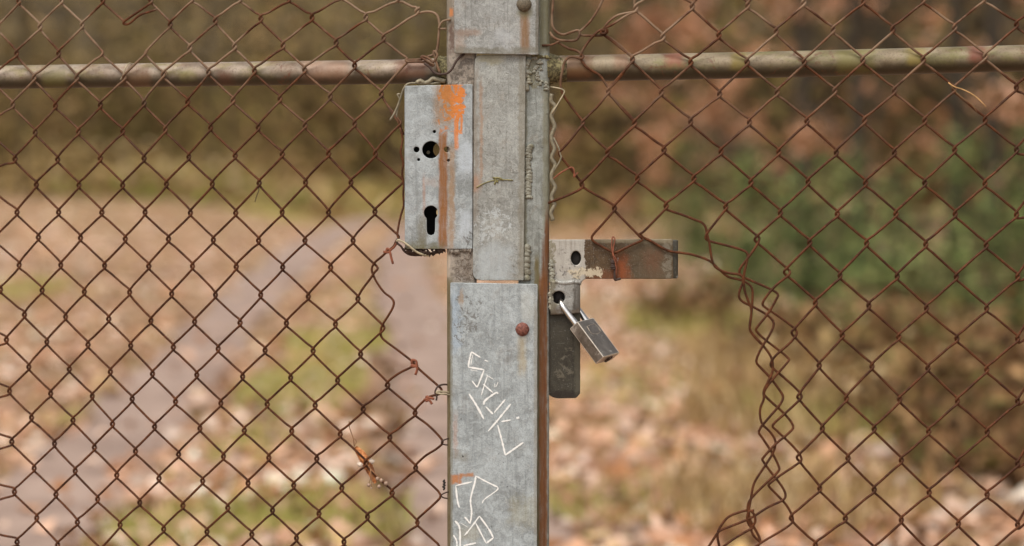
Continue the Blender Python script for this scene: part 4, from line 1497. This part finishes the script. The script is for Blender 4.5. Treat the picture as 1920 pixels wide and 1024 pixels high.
wire(top(4, 8) + [(1280, 403, 1), (1300, 411, 1), (1315, 417, 1), (1323, 426, 1), (1326, 440, 0), (1330, 455, 0), (1332, 470, 0), (1336, 491, 0), (1344, 503, 0), (1365, 512, -1), (1387, 515, -1), (1394, 526, -1), (1388, 542, 0), (1385.5, 556, 0), (1393, 566, 1),
                  (1415, 577, 1), (1440, 592, 1), (1451, 607, 0), (1443, 628, -1), (1428, 652, -1), (1418, 677, 0), (1427, 690, 1), (1444, 708, 1), (1464, 735, 1), (1468, 747, 0), (1460, 762, -1), (1440, 785, -1), (1423, 808, 0), (1430, 822, 1),
                  (1447, 848, 1), (1460, 874, 1), (1459, 884, 0), (1444, 899, -1), (1420, 922, -1), (1405, 940, -1), (1402, 956, 0), (1406, 982, 0), (1412, 1003, 0), (1425, 1016, 1)], W, RWR, leafR)
wire(top(3, 8) + [(1207, 434, -1.3), (1200, 438, 0), (1206, 445, 1), (1222, 453, 1), (1240, 464, 0), (1256, 471, 0), (1272, 473.5, 0), (1300, 478, 0), (1330, 489, 0), (1346, 503, 1), (1365, 519, 1), (1385, 524, 1), (1400, 530, 1), (1410, 541, 1), (1411, 560, 1), (1409, 585, 1),
                  (1407, 600, 1), (1406, 617, 1), (1416, 632, 1), (1430, 647, 1), (1445, 668, 0), (1449, 684, 0), (1448, 698, 0), (1440, 716, -1), (1432, 733, 0), (1432, 749, 0), (1425, 768, 0), (1428, 793, 0), (1444, 810, 1), (1454, 828, 1), (1449, 850, 0), (1430, 880, -1), (1414, 906, -1),
                  (1408, 935, -1), (1404, 960, -1), (1408, 978, 0), (1418, 996, 1), (1424, 1008, 1), (1425, 1018, 0), (1418, 1026, 0)], W, RWR, leafR)
# remaining loops at the bottom of the tear
wire([(1400, 957, -1), (1385, 961, -1), (1366, 969, -1), (1353, 984, 0), (1345, 1003, 0), (1350, 1030, 1)], W, RWR, leafR)
wire([(1413, 989, -1), (1395, 999, -1), (1372, 1013, -1), (1355, 1026, -1)], W, RWR, leafR)
wire([(1414, 957, -2), (1404, 960, -2), (1401, 975, -1), (1408, 988, 0), (1416, 978, -2), (1414, 965, -2), (1408, 958, -2)], W, RWR, leafR)
wire(top(2, 8) + [(1199, 443, -1), (1203, 446, -1), (1203, 451, -1), (1185, 459, -1.2), (1165, 469, -1.5), (1152, 475, -1.8)], W, RWR, leafR)
s1 = [(1192, 15, 'R'), (1160, 28, -1.3), (1140, 42, -1.3), (1133, 53, -1.2), (1129, 60, 0), (1133, 65, 1), (1120, 67, 1), (1105, 67, 1), (1090, 66, 1), (1086, 60, 0), (1092, 55, -1), (1110, 36, -1), (1130, 0, -1), (1140, -40, -1)]
wire(s1, W, RWR, leafR)
wire([(1037, -40, 0), (1037, 0, 0), (1035, 30, 0), (1036, 50, 0), (1045, 61, 0), (1056, 65, 0), (1070, 61, 0), (1083, 57, 0), (1087, 62, -.5), (1085, 70, -1), (1078, 76, -1), (1062, 76.5, -1), (1048, 75, -1), (1038, 70, 0), (1031, 61, 4)], W, RWR, leafR)
wire([(1016, 85, -1), (1030, 85, -2), (1040, 82, -2), (1048, 77, -1), (1046, 74, 0)], W, RWR * .8, leafR)
wire([(1044, 76, 1), (1052, 83, 1), (1066, 91, 1), (1080, 95, 1), (1089, 101, 1.2), (1094, 106, 0), (1089, 110, -1), (1078, 107, -1), (1068, 107, -1), (1060, 114, -1), (1056, 126, -1), (1052, 145, -1), (1051, 160, 0), (1054, 173, 1), (1060, 184, 1), (1075, 205, 1), (1090, 224, 1.3), (1095, 230, 0), (1088, 239, -1.3),
      (1070, 262, -1), (1055, 279, -1.3), (1048, 287, 0), (1053, 296, 1.3), (1063, 308, 1), (1078, 327, 1), (1088, 339, 1.3), (1094, 346, 0), (1088, 355, -1), (1065, 366, -1), (1048, 373, -1), (1030, 380, 2), (1022, 383, 6)], W, RWR, leafR)
wire([(1137, 60, -1), (1128, 56, -1.5), (1118, 62, -1.5), (1105, 76, -1.3), (1094, 92, -1.3), (1089, 103, 0), (1090, 112, 1.2), (1098, 124, 1), (1110, 133, 1), (1125, 142, 1), (1136, 158, 1), (1143, 170, 0), (1137, 179, -1.2), (1120, 200, -1), (1100, 220, -1.3), (1090.5, 230, 0), (1098, 241, 1.3), (1115, 260, 1), (1135, 278, 1.3),
      (1142, 286, 0), (1135, 295, -1.3), (1115, 317, -1), (1096, 336, -1.3), (1088, 345, 0), (1096, 353, 1.3), (1120, 367, 1), (1145, 381, 1.3), (1155, 390, 0), (1148, 399, -1.3), (1130, 420, -1), (1112, 440, -1), (1110, 448, -1), (1116, 455, -1), (1135, 466, -1.3), (1152, 475, -1.8)], W, RWR, leafR)
wire([(1132, 58, -1.5), (1137, 55, -1), (1139, 60, 0), (1134, 66, 1), (1145, 72, 1), (1165, 88, 1), (1180, 103, 1.3), (1189, 111, 0), (1180, 121, -1.3), (1160, 148, -1), (1146, 163, -1.3), (1139, 171, 0), (1146, 180, 1.3), (1165, 203, 1), (1185, 224, 1.3), (1193, 231, 0), (1184, 240, -1.3), (1160, 262, -1), (1144, 278, -1.3), (1136.5, 286, 0)], W, RWR, leafR)
# grey twisted selvage wire beside the right upright
tw = [(1034, 176), (1033, 190), (1041, 200), (1034, 216), (1036, 226), (1040, 238), (1034, 254), (1036, 268), (1040, 280), (1034, 296), (1041, 310), (1034, 326), (1035, 340), (1041, 352), (1034, 368), (1037, 380), (1040, 384), (1035, 394), (1033, 402), (1037, 414)]
wire([(x, y, 2) for x, y in tw], W, .0023, leafR, M_GREYWIRE, name='tie_wire')
wire([(1032, 163, 4), (1045, 165, 0), (1055, 168, -1), (1058, 173, -1), (1050, 188, -1), (1037, 209, -1), (1032, 216, 2)], W, .0008, leafR, M_PALEWIRE, name='tie_wire')
wire([(1038, 258, 1), (1043, 268, 0), (1048, 278, -1), (1050, 288, -1), (1052, 296, -1), (1044, 312, -1), (1034, 328, 3)], W, .0009, leafR, M_GREYWIRE, name='tie_wire')
wire([(1035, 338, 3), (1050, 325, -1), (1064, 317, -1), (1073, 314, -2), (1077, 322, -2), (1076, 333, -2), (1080, 327, -2.5), (1084, 324, -2)], W, .0009, leafR, M_RUSTTIE, name='tie_wire')
wire([(1136, 58, -2), (1134, 63, -2.5), (1126, 62, -2), (1129, 57, -1.5)], W, RWR * .8, leafR)
# tie round the latch arm
wire([(1153, 523, 3), (1155, 515, -2), (1155, 500, -2.5), (1153, 490, -3), (1149, 477, -3), (1147, 462, -2), (1148, 446, -1), (1151, 445, 2), (1153, 450, -2), (1150, 465, -3), (1150, 478, -3.5), (1155, 486, -3.5), (1157, 492, -3)], W, .0008, leafR, M_RUSTTIE, name='tie_wire')
v, f = lumps([W(1150, 487, -.0018), W(1149, 497, -.002), W(1151, 505, -.0018)], .0026, .25, 10, 16, 0, .8, 61)
link('knot', mesh_np('knot', v, f), M_DARKRUST, leafR)
wire([(1154, 500, -1.5), (1153, 512, -1.5), (1153, 524, -1), (1158, 524, 0), (1164, 522, 0)], W, .0016, leafR, M_DARKRUST, name='tie_wire')
# straw caught in the right mesh
thr = thing('straw', tuple(map(float, W(1806, 175, -.004))), 'thin dry yellow straw caught on the right mesh below the rail', 'straw')
wire([(1778, 155, -3), (1790, 163, -3.5), (1806, 168, -3.5), (1828, 180, -4), (1849, 200, -4)], W, .0006, thr, m_simple('dry_straw', lin(196, 154, 100)), name='stalk')
wire([(1779, 157, -2), (1800, 180, -3), (1822, 196, -3), (1832, 212, -3)], W, .0004, thr, m_straw, name='stalk')

# ------------------------------------------------------------------ LATCH
hole = circle(1080, 484, 9.6, 20, 13.5)
arm = plate('latch_arm', rounded([(1028, 449.5), (1262, 448.5), (1263, 523), (1097, 523), (1090, 530), (1028, 530)], [1, 4, 6, 3, 1, 1], 4), .0030, .006, M_LATCH, leafR, holes=[hole], bevel=.0010)
link('arm_end', box_mesh(X(1258, .005), X(1271.5, .005), .0038, .0085, Z(522.5, .005), Z(449.5, .005), .0022, 4), M_TONGUE, leafR)
link('hole_shade_sheet', box_mesh(X(1066), X(1094), .0094, .0105, Z(504), Z(466)), M_SPECK_HOLE, leafR)  # black sheet added in place of the shade inside the arm hole
link('hole_shade_sheet', box_mesh(X(1032), X(1064), .0072, .0084, Z(574), Z(542)), M_SPECK_HOLE, leafR)  # black sheet added so the shackle hole looks dark inside
plate('latch_bracket', rounded([(1032, 527), (1088, 527), (1088, 588), (1032, 591)], [2, 1, 5, 2], 4), -.0010, .0075, M_BRACKET, leafR, holes=[circle(1047.5, 558, 12, 28)], bevel=.0016, wob=.2)
plate('latch_tongue', rounded([(1026, 575), (1088, 575), (1088, 738), (1080, 747), (1038, 747), (1026, 738)], [1, 1, 2, 3, 9, 6], 4), .0066, .005, M_TONGUE, leafR, bevel=.0009, wob=.25)
coins('weld_bead', [(1033, 490), (1034, 510), (1036, 530), (1033, 555), (1035, 585)], .0028, M_WELD, leafR, Y=.001, seed=33, jit=2)
v, f = lumps([W(x, y, -.0002) for x, y in ((1040, 528), (1060, 531), (1075, 529), (1090, 531))], .0026, .12, 12, 40, .05, .7, 34)
link('weld_bead', mesh_np('weld_bead', v, f), M_BRACKET, leafR)

# ------------------------------------------------------------------ PADLOCK
pb = np.array([30, -4, 54.0])
pb /= np.linalg.norm(pb)
pa = np.array([49, 65, -22.0])
pa -= pb * pa.dot(pb)
pa /= np.linalg.norm(pa)
pc = -np.cross(pa, pb)
if pc[2] < 0 and pc[0] > 0:
    pc = -pc
toW = lambda q: np.array([q[0], q[2], -q[1]]) * S     # photo px (right, down, away) -> metres
AV, BV, CV = toW(pa) / S, toW(pb) / S, toW(pc) / S
La, Lb, Lc = 84 * S, 68 * S, 22 * S
PB = np.array(W(1082.5, 603.2, -.0165))               # front top corner
pad = thing('padlock', tuple(map(float, PB)), 'worn steel padlock hanging by its shackle from the latch bracket', 'padlock')


def pbody():
    bm = bmesh.new()
    # cross-section in (b, c) with small chamfers, bottom end slightly domed along b
    ch = .0009
    sec = rounded([(0, 0), (Lb, 0), (Lb, Lc), (0, Lc)], [ch, ch * 3, ch * 3, ch], 3)
    rings = []
    for s, ins in ((0, .0007), (.0007, 0), (.0015, 0), (La * .5, 0), (La - .0016, 0), (La - .0008, .0), (La, .0008)):
        ring = []
        for (b_, c_) in sec:
            bb = b_ + (ins if b_ < Lb / 2 else -ins)
            cc = c_ + (ins if c_ < Lc / 2 else -ins)
            dome = (.0014 * math.sin(math.pi * min(1, max(0, bb / Lb)))) if s > La * .9 else 0
            ring.append(bm.verts.new(Vector(PB + AV * (s + dome) + BV * bb + CV * cc)))
        rings.append(ring)
    n = len(sec)
    for i in range(len(rings) - 1):
        for k in range(n):
            f_ = bm.faces.new((rings[i][k], rings[i][(k + 1) % n], rings[i + 1][(k + 1) % n], rings[i + 1][k]))
            f_.material_index = 1 if (k % 4 < 3 or i == 0 or i == len(rings) - 2) else 0
    bm.faces.new(rings[0][::-1])
    bm.faces.new(rings[-1])
    bmesh.ops.recalc_face_normals(bm, faces=bm.faces)
    me = bpy.data.meshes.new('body')
    bm.to_mesh(me)
    bm.free()
    return me


body = link('body', pbody(), [M_PADLOCK, M_EDGE], pad, smooth=False)
# key plug ring and slot in the bottom
cb = PB + AV * (La + .0012) + BV * Lb * .5 + CV * Lc * .5
ring = [cb + (BV * math.cos(a) + CV * math.sin(a)) * .0052 for a in np.linspace(0, 2 * math.pi, 25)]
v, f = tube(ring, .0007, 6, False)
link('key_plug', mesh_np('key_plug', v, f), M_DARKRUST, pad)
v, f = tube([cb - BV * .0035 + AV * .0002, cb + BV * .0035 + AV * .0002], .0009, 6)
link('keyway', mesh_np('keyway', v, f), M_BLACK, pad)
# stamped frame on the front face
fr = [(.26, .10), (.26, .72), (.44, .72), (.44, .10), (.26, .10)]
P_ = [PB + AV * La * a_ + BV * Lb * b_ - CV * .0001 for a_, b_ in [(0.17, .30), (0.17, .78), (.38, .78), (.38, .30), (.17, .30)]]
v, f = tube(catmull(P_, 6), .00025, 5, False)
link('stamped_frame', mesh_np('stamped_frame', v, f), m_simple('bright_scratch', lin(178, 164, 148), .4, .5), pad)
# shackle
q1 = PB + CV * Lc * .52 + BV * Lb * .17
rS = Lb * .33
L1 = 38 * S
path = [q1 + AV * .004, q1 - AV * L1 * .5, q1 - AV * L1]
cen = q1 - AV * L1 + BV * rS
for a in np.linspace(0, math.pi, 15)[1:-1]:
    path.append(cen - BV * rS * math.cos(a) - AV * rS * math.sin(a))
path += [q1 - AV * L1 + BV * 2 * rS, q1 - AV * L1 * .5 + BV * 2 * rS, q1 + AV * .004 + BV * 2 * rS]
tube_obj('shackle', catmull(path, 4), .0038, M_SHACKLE, pad, 20)

# ------------------------------------------------------------------ PAINT STROKES ON THE LOWER PLATE
def stroke_mesh(groups, rs):
    V, F = [], []
    yb = -.01125
    for (o, sc_), strokes in groups:
        for st in strokes:
            w, pts = st[0], st[1]
            P = np.array([(o[0] + x / sc_, o[1] + y / sc_) for x, y in pts], float)
            P = catmull(P, 8) if len(P) > 2 else np.array([P[0] + (P[1] - P[0]) * u for u in np.linspace(0, 1, 12)])
            # end caps
            Tn = np.gradient(P, axis=0)
            Tn /= np.maximum(np.linalg.norm(Tn, axis=1), 1e-6)[:, None]
            Nn = np.c_[-Tn[:, 1], Tn[:, 0]]
            n = len(P)
            b = len(V)
            for i in range(n):
                e = min(1, .45 + .55 * min(i, n - 1 - i) / 2)
                ww = w * .58 * e * rs.uniform(.66, 1.22)
                for sgn in (-1, 1):
                    q = P[i] + Nn[i] * sgn * ww
                    V.append(W(q[0], q[1], yb))
            for i in range(n - 1):
                F.append((b + 2 * i, b + 2 * i + 1, b + 2 * i + 3, b + 2 * i + 2))
            yb -= .000004
    # give the paint a little thickness
    me = mesh_np('paint_marks', V, F)
    bm = bmesh.new()
    bm.from_mesh(me)
    bmesh.ops.recalc_face_normals(bm, faces=bm.faces)
    r = bmesh.ops.extrude_face_region(bm, geom=list(bm.faces))
    for v_ in [g for g in r['geom'] if isinstance(g, bmesh.types.BMVert)]:
        v_.co.y += .00022
    bmesh.ops.recalc_face_normals(bm, faces=bm.faces)
    bm.to_mesh(me)
    bm.free()
    return me


A5 = ((840, 640), 4.45)
A6 = ((835, 870), 6.65)
upper = [(3, [(195, 88), (180, 150), (168, 215)]), (2.6, [(195, 88), (270, 135)]), (1.6, [(305, 158), (335, 168)]), (1.3, [(207, 110), (190, 195)]), (2.8, [(168, 215), (302, 238)]), (1.0, [(185, 238), (250, 250)]),
         (2.6, [(302, 238), (262, 340), (243, 385)]), (2.2, [(243, 385), (200, 330)]), (2.0, [(330, 285), (305, 360), (278, 450)]), (1.2, [(315, 278), (380, 318)]), (2.4, [(293, 358), (375, 428)]),
         (1.2, [(390, 352), (392, 385)]), (1.2, [(418, 340), (402, 380)]), (3.0, [(420, 436), (395, 432), (310, 495), (298, 530)]), (2.8, [(315, 545), (375, 608)]), (2.6, [(385, 595), (478, 485)]),
         (3.2, [(175, 438), (240, 540), (300, 650)]), (3.0, [(525, 522), (470, 590), (405, 670), (335, 750)]), (1.0, [(395, 655), (415, 680)]), (2.6, [(445, 670), (523, 657)]), (3.4, [(570, 642), (595, 635)]),
         (3.2, [(415, 700), (450, 830), (478, 950)]), (3.0, [(478, 950), (630, 843)])]
lower = [(2.6, [(130, 270), (335, 222)]), (2.7, [(130, 270), (150, 450), (175, 545)]), (2.9, [(382, 145), (365, 240), (315, 440), (328, 600), (310, 745)]), (2.6, [(382, 150), (510, 220), (655, 290)]),
         (2.0, [(655, 290), (640, 330), (490, 440), (460, 490)]), (2.8, [(310, 745), (275, 700), (240, 660)]), (2.6, [(235, 895), (300, 820), (425, 650)]), (2.6, [(425, 650), (540, 810), (600, 920)]),
         (2.6, [(600, 920), (510, 990)]), (2.4, [(510, 990), (370, 720)]), (3.0, [(118, 710), (160, 755), (182, 830), (185, 1060)]), (2.4, [(100, 885), (140, 960), (145, 1060)]), (3.0, [(225, 1020), (385, 985)]), (.8, [(190, 735), (280, 790)])]
tag(link('paint_scrawl', stroke_mesh([(A5, upper)], random.Random(3)), M_PAINT, leafR, smooth=False), 'white scratched letters in the middle of the lower plate')
tag(link('paint_scrawl', stroke_mesh([(A6, lower)], random.Random(4)), M_PAINT, leafR, smooth=False), 'white arrow and letters near the bottom of the photo')
for (x, y, r) in ((864.5, 785.5, 1.3), (868, 856, 1.7), (943.5, 867, 1.0), (935, 851, .9), (948.5, 895, .9), (951, 912.5, 1.1), (917, 990, 1.2), (914, 993, 1.0), (921, 987, .8), (849.5, 1015, 1.0), (867, 853.5, .9)):
    bm = bmesh.new()
    bmesh.ops.create_icosphere(bm, subdivisions=1, radius=r * S)
    c = W(x, y, -.0111)
    for v_ in bm.verts:
        v_.co = Vector((c[0] + v_.co.x, c[1] + v_.co.y * .4, c[2] + v_.co.z * .8))
    me = bpy.data.meshes.new('speck')
    bm.to_mesh(me)
    bm.free()
    link('speck', me, M_SPECK_HOLE, leafR)

# dirt and cocoons hanging under the lock case
v, f = lumps([W(x, y, .004) for x, y in ((762, 462), (768, 470), (785, 472.5), (805, 473), (822, 469.5), (834, 466))], .0042, .22, 14, 60, 0, 1.2, 55)
link('dirt_clump', mesh_np('dirt_clump', v, f), M_DARKRUST, lock)
for (x, y, r) in ((774, 471, 1.4), (778, 469, 1.3), (799, 470.5, 1.1), (806, 470, 1.8), (808, 472, 1.6), (814, 469.5, 1.4), (804, 468, 1.0)):
    bm = bmesh.new()
    bmesh.ops.create_icosphere(bm, subdivisions=2, radius=r * S)
    bmesh.ops.translate(bm, vec=Vector(W(x, y, -.0025)), verts=bm.verts)
    me = bpy.data.meshes.new('cocoon')
    bm.to_mesh(me)
    bm.free()
    link('cocoon', me, M_COCOON, lock)

# ------------------------------------------------------------------ DRIED LIME BRACT WITH FRUITS
br = thing('dried_leaf', tuple(map(float, WL(690, 868, -.004))), 'curled orange brown dried leaf with small round fruits caught in the left mesh', 'leaf')


def m_dryleaf():
    t = T('curled_dry_leaf')
    n = t.noise(220, 5, .65)
    n2 = t.noise(90, 4, .6)
    c = t.mix(t.ramp(n, .38, .62), lin(150, 84, 34), lin(214, 146, 92))
    c = t.mix(t.mul(t.ramp(n2, .5, .62), .8), c, lin(104, 62, 34))
    t.bump(n, .5, .001)
    return t.done(c, .7)


mdl = m_dryleaf()
spine = catmull([(666, 838), (676, 850), (687, 868), (696, 886), (704, 906)], 5)
V, F = [], []
nS = len(spine)
for i, (x, y) in enumerate(spine):
    s = i / (nS - 1)
    w = 15 * math.sin(math.pi * min(1, .12 + s * .80)) + 1.0
    for k in range(9):
        u = k / 8 - .5
        th = u * 3.6
        px_ = x + w * .62 * math.sin(th) * .78 + random.uniform(-.5, .5)
        py_ = y - w * .62 * math.sin(th) * .50 + random.uniform(-.5, .5)
        V.append(WL(px_, py_, .0012 + .006 * (1 - math.cos(th)) * w / 15))
for i in range(nS - 1):
    for k in range(8):
        F.append((i * 9 + k, i * 9 + k + 1, (i + 1) * 9 + k + 1, (i + 1) * 9 + k))
link('blade', mesh_np('blade', V, F), mdl, br)
mstem = m_simple('leaf_stalk', lin(128, 92, 62), .8)
for pp, r in (([(654.6, 789, 0), (655, 800, 0), (659, 812, -1), (663, 825, -1), (664, 838, -1)], .0006), ([(664, 822, -1), (668, 828, -1), (665, 836, -1)], .0004),
              ([(686, 868, -3), (697, 882, -4), (707, 893, -4), (709, 898, -4)], .0004), ([(694, 880, -3), (695, 895, -4), (692, 907, -4)], .0004), ([(695, 880, -4), (697, 900, -4), (696.5, 914, -4)], .0004), ([(697, 882, -4), (712, 896, -4), (723, 905, -4)], .0004)):
    wire(pp, WL, r, br, mstem, name='stalk')
mfr = m_simple('lime_fruit', lin(150, 126, 108), .75, 0, .3, 500)
for x, y, r in ((691.3, 909.6, 3.6), (696.5, 915.5, 1.8), (708, 898, 4.0), (715, 901, 3.8), (724, 906.6, 4.2), (711, 912.5, 3.9)):
    bm = bmesh.new()
    bmesh.ops.create_uvsphere(bm, u_segments=12, v_segments=8, radius=r * S)
    bmesh.ops.translate(bm, vec=Vector(WL(x, y, -.004)), verts=bm.verts)
    me = bpy.data.meshes.new('fruit')
    bm.to_mesh(me)
    bm.free()
    link('fruit', me, mfr, br)
for x, y, r in ((697, 865, 5.6), (675, 871, 5.0)):
    v, f = lumps([WL(x - 3, y - 2, .002), WL(x, y, .001), WL(x + 3, y + 2, .002)], r * S * .8, .15, 10, 8, 0, 1, int(x))
    link('fluff', mesh_np('fluff', v, f), m_simple('pale_fluff', lin(198, 180, 164), .9), br)
# black twist stuck on the tie beside the upright
bt = thing('twisted_scrap', tuple(map(float, W(833, 912, -.004))), 'tiny black twisted scrap on a tie wire left of the lower plate', 'scrap')
wire([(834, 900, -2), (831, 903, -3), (835, 905, -2), (831, 908, -3), (835, 910, -2), (830, 913, -3), (834, 915, -2), (831, 919, -2)], W, .0010, bt, M_SPECK_HOLE, name='twist')
